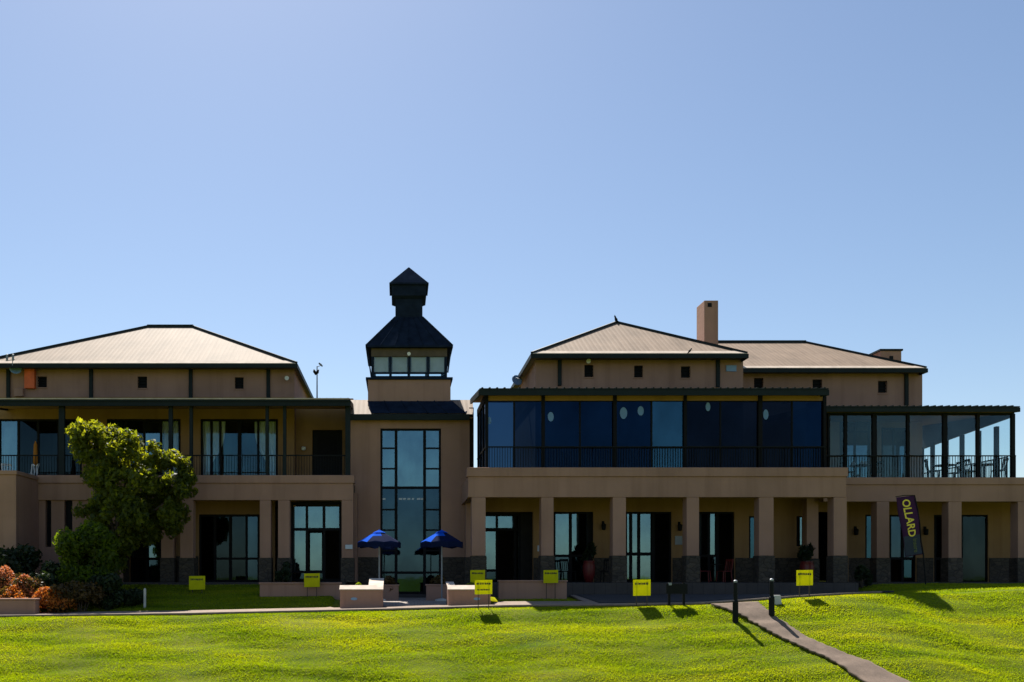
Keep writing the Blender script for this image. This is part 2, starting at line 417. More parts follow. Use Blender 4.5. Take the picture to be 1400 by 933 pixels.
ctl = [((972,829),(1036,826)), ((1000,838),(1048,836)), ((1021,848),(1062,848)), ((1042,860),(1082,860)), ((1067,874),(1102,874)), ((1100,889),(1138,889)), ((1133,903),(1174,903)), ((1173,931),(1232,931)), ((1230,962),(1300,962))]
def bankpt(px, py):
    best = None; y = 30.6
    while y > 22:
        if Tz(X(px,y), y) <= Z(py, y)+1e-6 and best is None and abs(Tz(X(px,y),y)-Z(py,y)) < .05: best = y; break
        y -= .01
    if best is None:
        ys = np.arange(23, 31, .01); d = np.abs(T(X(px, ys), ys)-(ZC+(VY-py)/F*ys)); best = float(ys[np.argmin(d)])
    return (X(px, best), best)
cp = [(bankpt(*a), bankpt(*b)) for a, b in ctl]
rows = []
for i in range(len(cp)-1):
    for k in range(10):
        t = k/10; lerp = lambda p, q: (p[0]+(q[0]-p[0])*t, p[1]+(q[1]-p[1])*t)
        a, b = lerp(cp[i][0], cp[i+1][0]), lerp(cp[i][1], cp[i+1][1])
        j = .03*math.sin(i*10+k*1.9); rows.append(((a[0]+j, a[1]), (b[0]+j*.7, b[1])))
PATH_ROWS = rows
ribbon('footpath', rows, M['footpath'], .029)
# paved entrance ramp
rows = []
for y in np.arange(31.9, 40.1, .15): rows.append(((-.62, y), (1.78, y)))
ribbon('entrance_paving', rows, M['pave'], .033)

def structure(name, mb, mat): return tag(mb.build(name, mat), kind='structure')
structure('terrace', MB().box(2.72, 16.9, 34.95, 48, -.75, 0), M['terrace'])
structure('terrace', MB().box(-21, -2.12, 37.3, 48, -.5, 0), M['terrace'])
structure('terrace', MB().box(16.92, 30, 37.3, 48, -.5, -.004), M['terrace'])
structure('entrance_floor', MB().box(-2.1, 2.7, 39.8, 48, -.9, -.5), M['terrace'])

# ------------------------------------------------------------------ the clubhouse
club = empty('clubhouse', (0, 38, 0), 'long two-storey tan clubhouse with a dark capped tower, glazed verandas and pillared arcades', 'building')
def wall(x0, x1, z0, z1, Y, thick, holes, mat, name='wall', parent=club, label=None):
    xs = sorted({x0, x1, *[min(max(h[0],x0),x1) for h in holes], *[min(max(h[1],x0),x1) for h in holes]})
    zs = sorted({z0, z1, *[min(max(h[2],z0),z1) for h in holes], *[min(max(h[3],z0),z1) for h in holes]})
    nxx, nzz = len(xs)-1, len(zs)-1
    def solid(i, j):
        if i < 0 or j < 0 or i >= nxx or j >= nzz: return False
        cx, cz = (xs[i]+xs[i+1])/2, (zs[j]+zs[j+1])/2
        return not any(h[0] < cx < h[1] and h[2] < cz < h[3] for h in holes)
    b = MB(); Y2 = Y+thick
    for i in range(nxx):
        for j in range(nzz):
            if not solid(i, j): continue
            a, c, e, g = xs[i], xs[i+1], zs[j], zs[j+1]
            b.quad((a,Y,e),(c,Y,e),(c,Y,g),(a,Y,g)); b.quad((a,Y2,g),(c,Y2,g),(c,Y2,e),(a,Y2,e))
            if not solid(i-1,j): b.quad((a,Y,e),(a,Y,g),(a,Y2,g),(a,Y2,e))
            if not solid(i+1,j): b.quad((c,Y,g),(c,Y,e),(c,Y2,e),(c,Y2,g))
            if not solid(i,j-1): b.quad((a,Y,e),(a,Y2,e),(c,Y2,e),(c,Y,e))
            if not solid(i,j+1): b.quad((a,Y,g),(c,Y,g),(c,Y2,g),(a,Y2,g))
    return b.build(name, mat, parent, label=label)
def hole(px0, py0, px1, py1, Y): return (X(px0,Y), X(px1,Y), Z(py1,Y), Z(py0,Y))

def window(rect, Y, vx, hy, fw, panes, name='window', fd=.09, inset=.0, label=None, extra=None):
    """rect in photo px at depth Y; vx/hy mullion positions in px; panes: list of (rect px, material)"""
    x0, y0, x1, y1 = rect; b = MB(); Y = Y+inset
    b.pbox(x0, y0, x0+fw, y1, Y, fd); b.pbox(x1-fw, y0, x1, y1, Y, fd)
    b.pbox(x0+fw, y0, x1-fw, y0+fw, Y+.002, fd-.004); b.pbox(x0+fw, y1-fw, x1-fw, y1, Y+.002, fd-.004)
    for v in vx:
        if isinstance(v, tuple): xx, a, c, w = v
        else: xx, a, c, w = v, y0+fw, y1-fw, fw
        b.pbox(xx-w/2, a, xx+w/2, c, Y+.004, fd-.008)
    for h in hy:
        if isinstance(h, tuple): yy, a, c, w = h
        else: yy, a, c, w = h, x0+fw, x1-fw, fw
        b.pbox(a, yy-w/2, c, yy+w/2, Y+.007, fd-.014)
    o = b.build(name, M['frame'], club, label=label)
    bym = {}
    for r, m in panes: bym.setdefault(m, []).append(r)
    for m, rs in bym.items():
        g = MB()
        for r in rs: e = r[4] if len(r) > 4 else 0; g.quad(P(r[0],r[3],Y+.045), P(r[2],r[3],Y+.045+e), P(r[2],r[1],Y+.045+e), P(r[0],r[1],Y+.045))
        g.build('pane', M[m], o)
    return o

def pipe(px, y0, y1, Y, w=5):
    MB().box(X(px-w/2,Y), X(px+w/2,Y), Y-.1, Y-.004, Z(y1,Y), Z(y0,Y)).build('downpipe', M['green'], club, bevel=.015)
def vent_window(px0, py0, px1, py1, Y):
    o = MB().pbox(px0+.3, py0+.3, px1-.3, py1-.3, Y+.16, .03).build('window', M['frame'], club)
    b = MB()
    for k in range(4):
        yy = py0+(py1-py0)*(k+.5)/4; b.pbox(px0+.4, yy-.7, px1-.4, yy+.5, Y+.10, .05)
    b.build('louvre', M['frame'], o)
    MB().box(X(px0-1,Y), X(px1+1,Y), Y-.035, Y+.05, Z(py1+1.6,Y), Z(py1,Y)).build('sill', M['stucco'], o)

def hip_roof(x0, x1, y0, y1, z, rx0, rx1, ry, rz, mat=None):
    """eave rectangle at z, ridge rx0..rx1 at ry, rz"""
    b = MB(); A=(x0,y0,z);B=(x1,y0,z);C=(x1,y1,z);D=(x0,y1,z);E=(rx0,ry,rz);G=(rx1,ry,rz)
    if rx1-rx0 < .05: b.quad(A,B,E); b.quad(B,C,E); b.quad(C,D,E); b.quad(D,A,E)
    else: b.quad(A,B,G,E); b.quad(B,C,G); b.quad(C,D,E,G); b.quad(D,A,E)
    b.quad(D,C,B,A)
    o = b.build('roof', mat or M['roof'], club)
    h = MB()
    for p, q in ((A,E),(B,G),(C,G),(D,E)): h.bar((p[0],p[1],p[2]+.03), (q[0],q[1],q[2]+.03), .14, .10)
    if rx1-rx0 > .05: h.bar((rx0-.05,ry,rz+.03), (rx1+.05,ry,rz+.03), .16, .12)
    h.build('ridge_cap', M['green'], o)
    f = MB(); t = .20
    f.box(x0-.06, x1+.06, y0-.06, y0-.003, z-t, z-.03); f.box(x0-.06, x1+.06, y1+.003, y1+.06, z-t, z-.01)
    f.box(x0-.06, x0-.003, y0-.003, y1+.003, z-t, z-.01); f.box(x1+.003, x1+.06, y0-.003, y1+.003, z-t, z-.01)
    f.build('fascia', M['green'], o)
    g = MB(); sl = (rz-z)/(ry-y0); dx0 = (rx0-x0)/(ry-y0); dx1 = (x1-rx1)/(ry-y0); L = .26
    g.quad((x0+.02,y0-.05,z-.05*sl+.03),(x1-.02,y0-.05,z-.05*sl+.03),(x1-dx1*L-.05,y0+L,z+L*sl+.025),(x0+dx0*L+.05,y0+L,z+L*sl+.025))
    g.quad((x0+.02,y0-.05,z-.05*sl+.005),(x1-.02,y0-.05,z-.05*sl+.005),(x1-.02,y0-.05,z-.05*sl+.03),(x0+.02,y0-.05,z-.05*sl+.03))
    g.build('eave_highlight', M['gutter'], o)  # pale strip paints the sunlit lower edge of the roof
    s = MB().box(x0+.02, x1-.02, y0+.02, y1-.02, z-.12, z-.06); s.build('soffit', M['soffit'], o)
    return o

# --- left wing -------------------------------------------------------------
YL = 38.4; YLW = 42.0
zE = Z(497, 41.3)
exl = X(-35, 41.3); exr = X(405, 41.3)
hip_roof(exl, exr, 41.3, 51.3, zE, X(203,46.3), X(263,46.3), 46.3, Z(447,46.3))
wxl = exl+.6; wxr = X(402.5, YLW)
holesU = [hole(51,515,64,530,YLW), hole(188,515,201,531,YLW), hole(321,516,333,532,YLW)]
vents = [(51,515,64,530),(188,515,201,531),(321,516,333,532)]
zc0 = 4.05       # upper floor level
w1 = hole(-2,573,112,650,YLW); w1b = hole(146,573,247,650,YLW); w2 = hole(274,573,380,650,YLW)
zsplit = Z(543, YLW)
wall(wxl, wxr, zsplit, zE-.12, YLW, .25, holesU, M['stucco'])
wall(wxl, wxr, zc0-.2, zsplit-.002, YLW, .25, [(h[0],h[1],zc0,h[3]) for h in (w1,w1b,w2)], M['ochre'], label='ochre balcony wall of the left wing')
for v in vents: vent_window(*v, YLW)
b = MB(); b.box(wxr-.25, wxr-.002, YLW+.252, 50.8, zc0-.2, zE-.12); b.box(wxl, wxl+.25, YLW+.252, 50.8, 0, zE-.12); b.box(wxl, wxr, 50.85, 51.1, 0, zE-.12)
b.build('wall', M['stucco'], club)
for p in (12, 125, 261, 367): pipe(p, 504, 546, YLW)
# recessed part with the dark door at the right end of the balcony
YR = 42.6
dr = hole(427,588,468,650,YR)
wall(wxr, X(483,YR), zc0-.2, Z(545,YR), YR, .25, [(dr[0],dr[1],zc0,dr[3])], M['ochre'])
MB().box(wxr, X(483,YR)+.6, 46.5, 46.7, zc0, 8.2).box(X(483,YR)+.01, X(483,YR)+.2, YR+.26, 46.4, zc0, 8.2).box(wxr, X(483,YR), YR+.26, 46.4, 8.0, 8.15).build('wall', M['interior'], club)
d_ = MB().pbox(426, 586.5, 469.5, 668, YR+.1, .05).build('door', M['black'], club)
MB().pbox(434,597,461,628,YR+.085,.013).build('door_panel', M['frame'], d_)
# balcony windows with curtains
window((-2,573,112,668), YLW, [25,52,80], [], 3, [((0,575,24,668),'glass'),((27,575,51,668),'glass_dark'),((54,575,79,668),'glass_dark'),((82,575,110,668),'glass_dark')], inset=.08)
window((146,573,247,668), YLW, [172,197,220,233], [], 3, [((149,576,171,668),'glass_low'),((173,576,196,668),'glass_low'),((198,576,219,668),'glass'),((221,576,232,668),'glass_curtain'),((234,576,245,668),'glass_curtain')], inset=.08)
w = window((274,573,380,668), YLW, [289,301,(327.5,575,668,5),353,366], [], 3, [((277,576,326,668),'glass_curtain'),((329,576,378,668),'glass_curtain')], inset=.08)
def curtain(px0, px1, top, bot, Y, tie=None, side=0):
    n = 26; V = []; Fc = []
    for j in range(13):
        t = j/12
        for i in range(n+1):
            u = i/n
            wdt = 1.0
            if tie: wdt = 1-.62*math.exp(-((t-.72)/.28)**2)
            uu = u*wdt if side < 0 else 1-(1-u)*wdt
            px = px0+(px1-px0)*uu; py = top+(bot-top)*t
            V.append((X(px,Y), Y+.05*math.sin(u*34+math.sin(t*3)), Z(py,Y)))
    for j in range(12):
        for i in range(n): q = j*(n+1)+i; Fc.append((q,q+1,q+n+2,q+n+1))
    o = np_mesh('curtain', V, Fc, M['curtain'], club); return o
for a, c, s in ((277,308,-1),(348,378,1)): tag(curtain(a, c, 576, 668, YLW+.3, True, s))
for a, c, s in ((0,22,-1),(222,246,1),(148,170,-1)): curtain(a, c, 576, 668, YLW+.3, None, s)
# canopy over the balcony
def canopy(x0, x1, Yf, Yb, ztop, rise, fas, name='canopy', ribs=.28, rib_h=.035, side=True):
    b = MB()
    n0 = (x0,Yf,ztop),(x1,Yf,ztop),(x1,Yb,ztop+rise),(x0,Yb,ztop+rise)
    b.quad(*n0); th = .05
    b.quad(*[(p[0],p[1],p[2]-th) for p in reversed(n0)])
    for i in range(4):
        p, q = n0[i], n0[(i+1)%4]; b.quad((p[0],p[1],p[2]-th),(q[0],q[1],q[2]-th),q,p)
    xx = x0+.1
    while xx < x1-.05:
        b.bar((xx,Yf-.03,ztop+rib_h*.4),(xx,Yb,ztop+rise+rib_h*.4), .06, rib_h); xx += ribs
    o = b.build(name, M['green'], club)
    f = MB().box(x0-.03, x1+.03, Yf+.02, Yf+.10, ztop-.06-fas, ztop-.055)
    if side:
        f.bar((x0,Yf+.105,ztop-.055-fas/2),(x0,Yb,ztop+rise-.055-fas/2),.08,fas); f.bar((x1,Yf+.105,ztop-.055-fas/2),(x1,Yb,ztop+rise-.055-fas/2),.08,fas)
    f.build('fascia', M['green'], o)
    MB().quad((x0+.06,Yf+.12,ztop-.20),(x0+.06,Yb,ztop+rise-.20),(x1-.06,Yb,ztop+rise-.20),(x1-.06,Yf+.12,ztop-.20)).build('ceiling', M['ochre'], o)
    return o
cz = Z(545.5, YL)
canopy(X(-40,YL), X(478,YL), YL, YLW-.01, cz, .42, .22)
MB().box(X(-40,YL), X(478,YL), YL-.07, YL-.035, cz-.03, cz+.02).build('canopy_edge_highlight', M['gutter'], club)  # pale strip painted in for the sunlit front edge of the canopy
MB().pbox(-40, 546.5, 478.5, 549, YL-.03, .04).build('gutter', M['green'], club)
yp = YL+.3
for p, w in ((84,8),(233,5.5),(261,4.5),(365,4.5),(389,4.5),(475.5,7)):
    MB().box(X(p-w/2,yp), X(p+w/2,yp), yp, yp+.14, zc0, cz-.05).build('post', M['green'], club, bevel=.012)
def railing(x0, x1, Y, z0, z1, step=.11, name='railing', dirn=None):
    b = MB(); b.box(x0, x1, Y-.025, Y+.025, z1-.045, z1); b.box(x0, x1, Y-.015, Y+.015, z0+.06, z0+.09)
    xx = x0+step/2
    while xx < x1: b.box(xx-.009, xx+.009, Y-.009, Y+.009, z0+.092, z1-.047); xx += step
    return b.build(name, M['black'], club)
zr = Z(621.5, yp+.05)
railing(X(-30,yp), X(479,yp), yp+.22, zc0+.0, zr)
# balcony slab and parapet band
def band(px0, px1, ytop, ycor, ybot, Y, depth, name='balcony_band', x0=None, x1=None):
    x0 = X(px0,Y) if x0 is None else x0; x1 = X(px1,Y) if x1 is None else x1
    o = MB().box(x0, x1, Y, Y+depth, Z(ybot,Y), Z(ycor,Y)).build(name, M['stucco'], club, bevel=.012)
    MB().box(x0-.05, x1+.05, Y-.06, Y+depth, Z(ycor,Y)+.002, Z(ytop,Y)).build('cornice', M['stucco'], o, bevel=.02)
    return o
xlb = X(22, 36.2)     # right face of the projecting left block
band(0, 483, 650, 661, 684, YL, .45, x0=xlb+.0, x1=X(483,YL))
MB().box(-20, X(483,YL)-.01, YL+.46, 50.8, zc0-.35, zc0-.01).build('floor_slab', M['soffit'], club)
# projecting block far left
zt = Z(643.5, 36.2)
MB().box(X(-60,36.2), xlb, 36.2, YL+.44, -.6, zt-.16).build('wall', M['stucco'], club, bevel=.015)
MB().box(X(-60,36.2), xlb+.04, 36.15, YL+.40, zt-.158, zt).build('cornice', M['stucco'], club, bevel=.02)
# solid wall with two slots between block and arcade
def slotwall():
    Yw = YL+.1
    hs = [hole(62,683,70,748,Yw), hole(88,682,99,748,Yw)]
    wall(xlb+.002, X(165,Yw), -.4, Z(684,YL)-.003, Yw, .35, hs, M['stucco'])
    for h in ((62,683,70,748),(88,682,99,748)): MB().pbox(h[0],h[1],h[2],h[3],Yw+.2,.03).build('window', M['frame'], club)
slotwall()
def pillar(px0, px1, ytop, Y, stone_y, d=.5, zb=0.0, dx=1.2):
    o = MB().box(X(px0,Y), X(px1,Y), Y+.01, Y+d, Z(stone_y,Y), Z(ytop,Y)-.003).build('pillar', M['stucco'], club, bevel=.015)
    MB().box(X(px0-dx,Y), X(px1+dx,Y), Y-.03, Y+d+.03, zb, Z(stone_y,Y)-.002).build('stone_base', M['stone'], o, bevel=.02)
    return o
for a, c in ((220,237),(246,264),(355,370),(380,396),(467,483)): pillar(a, c, 684, YL, 763)
# ground-floor back wall, left wing
YB = 40.6
h1 = hole(272,703.5,355,796,YB); h0 = hole(178,703,222,796,YB)
zc = zc0-.36
wall(X(150,YB), X(376,YB), 0, zc, YB, .25, [(h1[0],h1[1],0,h1[3]),(h0[0],h0[1],0,h0[3])], M['ochre'])
for a_, c_ in ((X(150,YB), h0[0]-.02), (h0[1]+.02, h1[0]-.02)): MB().box(a_, c_, YB-.03, YB-.002, 0, 1.1).build('stone_base', M['stone'], club)
window((272,703.5,355,796), YB, [(294,706,794,3),(315,706,794,4),(337,706,794,3)], [(764,296,352,3)], 3,
       [((275,706,293,794),'glass_dark'),((296,706,313,794),'glass_dark'),((317,706,336,794),'glass_dark'),((338,706,352,794),'glass_low')], 'door', inset=.05)
window((178,703,222,796), YB, [(200,706,794,3)], [737,764], 3, [((181,706,199,736),'glass'),((201,706,220,736),'glass'),((181,738,199,763),'glass'),((201,738,220,763),'glass'),((181,766,220,794),'glass_low')], inset=.05)
Y2 = 39.3
window((397,687,467,795), Y2, [419.5,(443,690,724,3.5),(443,724,793,3.5)], [724,(782,399,443,3)], 3.5,
       [((400.5,693,418,722),'glass'),((421.5,693,441,722),'glass'),((445,693,464,722),'glass'),((400.5,726,418,781),'glass'),((424,729,440,780),'glass'),((400.5,784,441,792),'glass_low')], 'door', fd=.12)
MB().box(X(397,Y2), X(397,Y2)+.2, Y2+.2, 41, 0, zc).build('wall', M['ochre'], club)
MB().box(X(484,YB), X(484,YB)+.2, Y2, 42.3, 0, zc).build('wall', M['stucco'], club)
# --- tower -----------------------------------------------------------------
YT = 40.0; tx0, tx1 = X(478.5,YT), X(642,YT)
th = hole(520,586,603,830,YT)
ze_t = Z(575, YT)
wall(tx0, tx1, -.55, ze_t, YT, .3, [(th[0],th[1],-.5,th[3])], M['stucco'])
for a_, c_ in ((tx0-.02, th[0]-.03), (th[1]+.03, tx1)): MB().box(a_, c_, YT-.05, YT-.003, -.5, Z(762,YT)).build('stone_base', M['stone'], club)
yb = 812
side = [586,613,641,667,697,725,753,783,812]
pn = []
for i in range(8):
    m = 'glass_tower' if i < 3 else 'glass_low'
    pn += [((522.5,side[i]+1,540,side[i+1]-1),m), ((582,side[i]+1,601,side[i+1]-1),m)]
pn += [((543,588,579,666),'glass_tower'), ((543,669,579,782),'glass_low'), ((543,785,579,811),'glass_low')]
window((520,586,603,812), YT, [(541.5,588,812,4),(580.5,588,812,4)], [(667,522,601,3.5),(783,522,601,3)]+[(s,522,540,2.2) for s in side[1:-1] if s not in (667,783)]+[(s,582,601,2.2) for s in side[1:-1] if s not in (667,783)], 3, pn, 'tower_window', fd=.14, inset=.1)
# row of small pale marks on the glass
b = MB()
for a, c in ((516+6,527),(545,550),(551,555),(557,561),(563,566),(570,575),(576,579)): b.pbox(a, 681.2, c, 683.6, YT+.12, .004)
b.build('glass_marking', M['plaque'], club)
# tower room floor/ceiling and back
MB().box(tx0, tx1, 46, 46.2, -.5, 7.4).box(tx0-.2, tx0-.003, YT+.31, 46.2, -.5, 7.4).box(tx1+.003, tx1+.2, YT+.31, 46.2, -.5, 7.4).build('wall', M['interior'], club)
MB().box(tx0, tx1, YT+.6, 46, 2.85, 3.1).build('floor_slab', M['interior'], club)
# link roof (tan) and dark skirt
YeT = 39.7; zeT = Z(566.5, YeT)
rl = MB()
zl2 = Z(547, 41.2)
rl.quad((X(479,YeT),YeT,zeT),(X(647,YeT),YeT,zeT),(X(647,YeT)+.1,41.2,zl2),(X(479,YeT)-.1,41.2,zl2))
rl.quad((X(479,YeT)-.1,41.2,zl2),(X(647,YeT)+.1,41.2,zl2),(X(647,YeT)+.1,46.5,zl2-.9),(X(479,YeT)-.1,46.5,zl2-.9))
rl.quad((X(479,YeT)-.1,46.5,zl2-.9),(X(647,YeT)+.1,46.5,zl2-.9),(X(647,YeT),YeT+.05,zeT-.1),(X(479,YeT),YeT+.05,zeT-.1))
ro = rl.build('roof', M['roof'], club)
MB().box(X(479,YeT), X(642,YeT), YeT-.08, YeT-.004, Z(575,YeT), Z(566.5,YeT)).build('gutter', M['green'], ro, bevel=.02)
YB2 = 40.6
sk = MB(); z0 = zeT+.04; z1 = Z(550.5, YB2)
A=(X(508,YeT),YeT-.02,z0); B=(X(637,YeT),YeT-.02,z0); C=(X(616,YB2)+.02,YB2-.002,z1+.06); D=(X(503,YB2)-.02,YB2-.002,z1+.06)
sk.quad(A,B,C,D); sk.quad(B,(X(641,YeT)+.2,41.1,z1+.02),(X(616,YB2)+.3,42,z1+.3),C)
for t in (.2,.4,.6,.8):
    p = tuple(A[i]+(B[i]-A[i])*t for i in range(3)); q = tuple(D[i]+(C[i]-D[i])*t for i in range(3))
    sk.bar((p[0],p[1],p[2]+.01),(q[0],q[1],q[2]+.01),.03,.04)
sk.build('roof_skirt', M['slate'], ro)
# upper block, lantern, pagoda roof
tc = (X(559.5,40.6)); hw = (X(616,YB2)-X(503,YB2))/2; cy = YB2+hw
MB().box(tc-hw, tc+hw, YB2, YB2+2*hw, 6.6, Z(519.5,YB2)).build('wall', M['stucco'], club, label='tan block under the tower lantern')
MB().box(tc-hw-.09, tc+hw+.09, YB2-.09, YB2+2*hw+.09, Z(519.5,YB2)+.003, Z(516.5,YB2)).build('trim', M['slate'], club)
YLn = 40.78; lw = hw-.14; lz0 = Z(516.5,YB2)+.003; lz1 = Z(488, YLn); zf1 = Z(471,40.3)-.02
lant = MB()
for sx in (-1,1):
    for yy in (cy-lw, cy+lw-.12): lant.box(tc+sx*lw-(.12 if sx>0 else 0), tc+sx*lw+(.12 if sx<0 else 0), yy, yy+.12, lz0, lz1)
for k in (1,2,3):
    xx = tc-lw+2*lw*k/4
    for yy in (cy-lw+.01, cy+lw-.09): lant.box(xx-.045, xx+.045, yy, yy+.08, lz0, lz1)
    yy = cy-lw+2*lw*k/4
    for sx in (-1,1): lant.box(tc+sx*(lw-.05)-.04, tc+sx*(lw-.05)+.04, yy-.045, yy+.045, lz0, lz1)
zt1 = Z(510, YLn)
for yy in (cy-lw+.02, cy+lw-.1): lant.box(tc-lw+.121, tc+lw-.121, yy, yy+.06, zt1-.05, zt1+.03); lant.box(tc-lw+.121, tc+lw-.121, yy, yy+.07, lz0+.004, lz0+.1)
lo = lant.build('lantern', M['slate'], club)
g = MB()
for yy in (cy-lw+.06, cy+lw-.05): g.quad((tc-lw+.1,yy,lz0),(tc+lw-.1,yy,lz0),(tc+lw-.1,yy,lz1),(tc-lw+.1,yy,lz1))
for sx in (-1,1): g.quad((tc+sx*(lw-.05),cy-lw+.1,lz0),(tc+sx*(lw-.05),cy+lw-.1,lz0),(tc+sx*(lw-.05),cy+lw-.1,lz1),(tc+sx*(lw-.05),cy-lw+.1,lz1))
g.build('pane', M['glass_clear'], lo)
g = MB()
for k in range(4): g.box(tc-lw+2*lw*k/4+.09, tc-lw+2*lw*(k+1)/4-.09, cy-lw+.14, cy-lw+.15, zt1+.03, lz1)
g.build('blind', M['blind'], lo)
MB().box(tc-lw, tc+lw, cy-lw, cy+lw, lz1+.003, zf1).build('frieze', M['soffit'], club)
eh = X(619,40.3)-X(559.5,40.3); pz0 = Z(471,40.3); nh = .60
pz1 = Z(434, cy-nh)
rf = MB().frustum((tc-eh,tc+eh,cy-eh,cy+eh), pz0, (tc-nh,tc+nh,cy-nh,cy+nh), pz1)
rf.box(tc-eh-.02, tc+eh+.02, cy-eh-.02, cy+eh+.02, pz0-.07, pz0-.003)
ro2 = rf.build('roof', M['slate'], club, label='slate-blue pagoda roof of the tower')
sm = MB()
for i in range(1, 6):
    t = -1+2*i/6
    sm.bar((tc+t*eh, cy-eh, pz0+.012), (tc+t*nh, cy-nh, pz1+.012), .03, .035)
    sm.bar((tc+eh, cy+t*eh, pz0+.012), (tc+nh, cy+t*nh, pz1+.012), .03, .035); sm.bar((tc-eh, cy+t*eh, pz0+.012), (tc-nh, cy+t*nh, pz1+.012), .03, .035)
for sx in (-1,1):
    for sy in (-1,1): sm.bar((tc+sx*eh,cy+sy*eh,pz0+.01),(tc+sx*nh,cy+sy*nh,pz1+.01),.06,.06)
sm.build('roof_seam', M['slate'], ro2)
br = MB()
for sx in (-1,1):
    for yy in (cy-lw+.03, cy+lw-.03):
        br.bar((tc+sx*(eh-.05),yy,pz0-.08),(tc+sx*(lw+.03),yy,lz0+.25),.06,.10)
br.build('bracket', M['slate'], club)
hh = .79; zq = [Z(409,cy-nh), Z(404,cy-hh), Z(387,cy-hh), Z(366,cy)]
MB().box(tc-nh+.004, tc+nh-.004, cy-nh+.004, cy+nh-.004, pz1-.3, zq[0]).frustum((tc-nh,tc+nh,cy-nh,cy+nh), zq[0]+.003, (tc-hh+.03,tc+hh-.03,cy-hh+.03,cy+hh-.03), zq[1]).box(tc-hh+.03,tc+hh-.03,cy-hh+.03,cy+hh-.03,zq[1]+.002,zq[2]-.05).build('cupola', M['slate'], club)
cr = MB().frustum((tc-hh-.05,tc+hh+.05,cy-hh-.05,cy+hh+.05), zq[2], (tc-.02,tc+.02,cy-.02,cy+.02), zq[3]).box(tc-hh-.07,tc+hh+.07,cy-hh-.07,cy+hh+.07,zq[2]-.08,zq[2]-.003)
cr.build('cupola_roof', M['slate'], club)

# --- central wing ------------------------------------------------------------
YM = 36.0
mx0, mx1 = X(640,YM), X(1157,YM)
band(640, 1157, 639.5, 652, 680, YM, .5)
for a, c in ((645,664),(740,757),(838,856),(939,956),(1038,1058),(1140,1158)): pillar(a, c, 680, YM, 760, .55)
zm0 = Z(652, YM)
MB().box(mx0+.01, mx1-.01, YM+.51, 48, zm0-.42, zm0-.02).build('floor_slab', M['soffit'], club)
MB().box(mx0, mx0+.3, YM+.51, 39.9, Z(680,YM), zm0).build('balcony_band', M['stucco'], club)
# side pilaster next to the tower
o = MB().box(2.75, 3.25, 38.9, 39.4, Z(760,YM), zm0-.43).build('pillar', M['stucco'], club, bevel=.015)
MB().box(2.72, 3.28, 38.87, 39.43, 0, Z(760,YM)-.002).build('stone_base', M['stone'], o)
YB3 = 39.6
zce = zm0-.43
hs = []
def fl(h): return (h[0], h[1], 0, h[3])
O2 = hole(757,700,811,797,YB3); O3 = hole(855,700,918,797,YB3); O4 = hole(953,700,1004,797,YB3); O5 = hole(1024,706,1036,766,YB3)
O6 = hole(1089,706,1099,747,YB3); O7 = hole(1119,700,1141,797,YB3); O1 = hole(650,700,729,797,YB3)
wall(X(648,YB3), X(1160,YB3), 0, zce, YB3, .25, [fl(O1),fl(O2),fl(O3),fl(O4),O5,O6,fl(O7)], M['ochre'])
for a, c in ((729,756),(812,854),(919,952),(1005,1118)): MB().box(X(a,YB3)+.01, X(c,YB3)-.01, YB3-.04, YB3-.003, 0, Z(763,YB3)).build('stone_base', M['stone'], club)
# entrance doors behind first bay, set further in
Y1 = 40.6
window((660,703,712,796), Y1, [(679,706,794,2.5),(704.5,706,794,3)], [(724,662,710,4),(780,662,679,3)], 3,
       [((663,706,678,722),'glass'),((681,706,703,722),'glass'),((706,706,710,722),'glass'),((663,727,678,779),'glass'),((706,727,710,794),'glass'),((663,782,678,794),'glass_low')], 'door')
MB().box(X(712,Y1), X(745,Y1), Y1, Y1+.2, 0, zce).box(X(640,Y1),X(660,Y1)-.002,Y1,Y1+.2,0,zce).box(X(660,Y1),X(712,Y1)-.003,Y1,Y1+.2,Z(703,Y1),zce).build('wall', M['interior'], club)
window((757,700,811,797), YB3, [(780,702,794,4),(805,702,794,5)], [(760,759,803,3)], 2.5, [((759,703,778,758.5),'glass'),((782,703,802.5,758.5),'glass'),((759,762,802,794),'glass_low')], inset=.06)
window((855,700,918,797), YB3, [(862.5,702,794,4),(873.5,702,794,4),(893.5,702,794,4)], [(757.5,857,892,4)], 2.5, [((857,703,861,756),'glass'),((864.5,703,872,756),'glass'),((875.5,703,892,756,.06),'glass'),((857,760,861,792),'glass'),((864.5,760,872,792),'glass'),((875.5,760,892,792,.06),'glass')], 'door', inset=.06)
window((953,700,1004,797), YB3, [(969.5,702,794,3),(981,702,794,4)], [(760,955,980,3)], 2.5, [((955.5,703,968,758.5),'glass'),((971,703,979,758.5,.03),'glass'),((955.5,762,979,794),'glass_low')], 'door', inset=.06)
window((1024,706,1036,766), YB3, [], [], 2, [((1026,708,1034,764),'glass_mid')], inset=.06)
window((1089,706,1099,747), YB3, [], [], 1.6, [((1090.6,707.6,1097.4,745.4),'glass')], inset=.06)
YP = 38.6
o = MB().box(X(1103,YP), X(1119,YP), YP, YP+.45, Z(764,YP), zce).build('pillar', M['stucco'], club, bevel=.012)
MB().box(X(1102,YP), X(1120,YP), YP-.03, YP+.48, 0, Z(764,YP)-.002).build('stone_base', M['stone'], o)
# interior shell of the ground floor
MB().box(-19, X(478,48), 47.6, 47.8, 0, 4.0).box(3.1, 29, 47.6, 47.8, 0, 3.9).box(28.6, 28.8, 41.3, 47.5, 0, 3.6).box(X(398,46), X(400,46), 41, 47.5, 0, zc).build('wall', M['interior'], club)

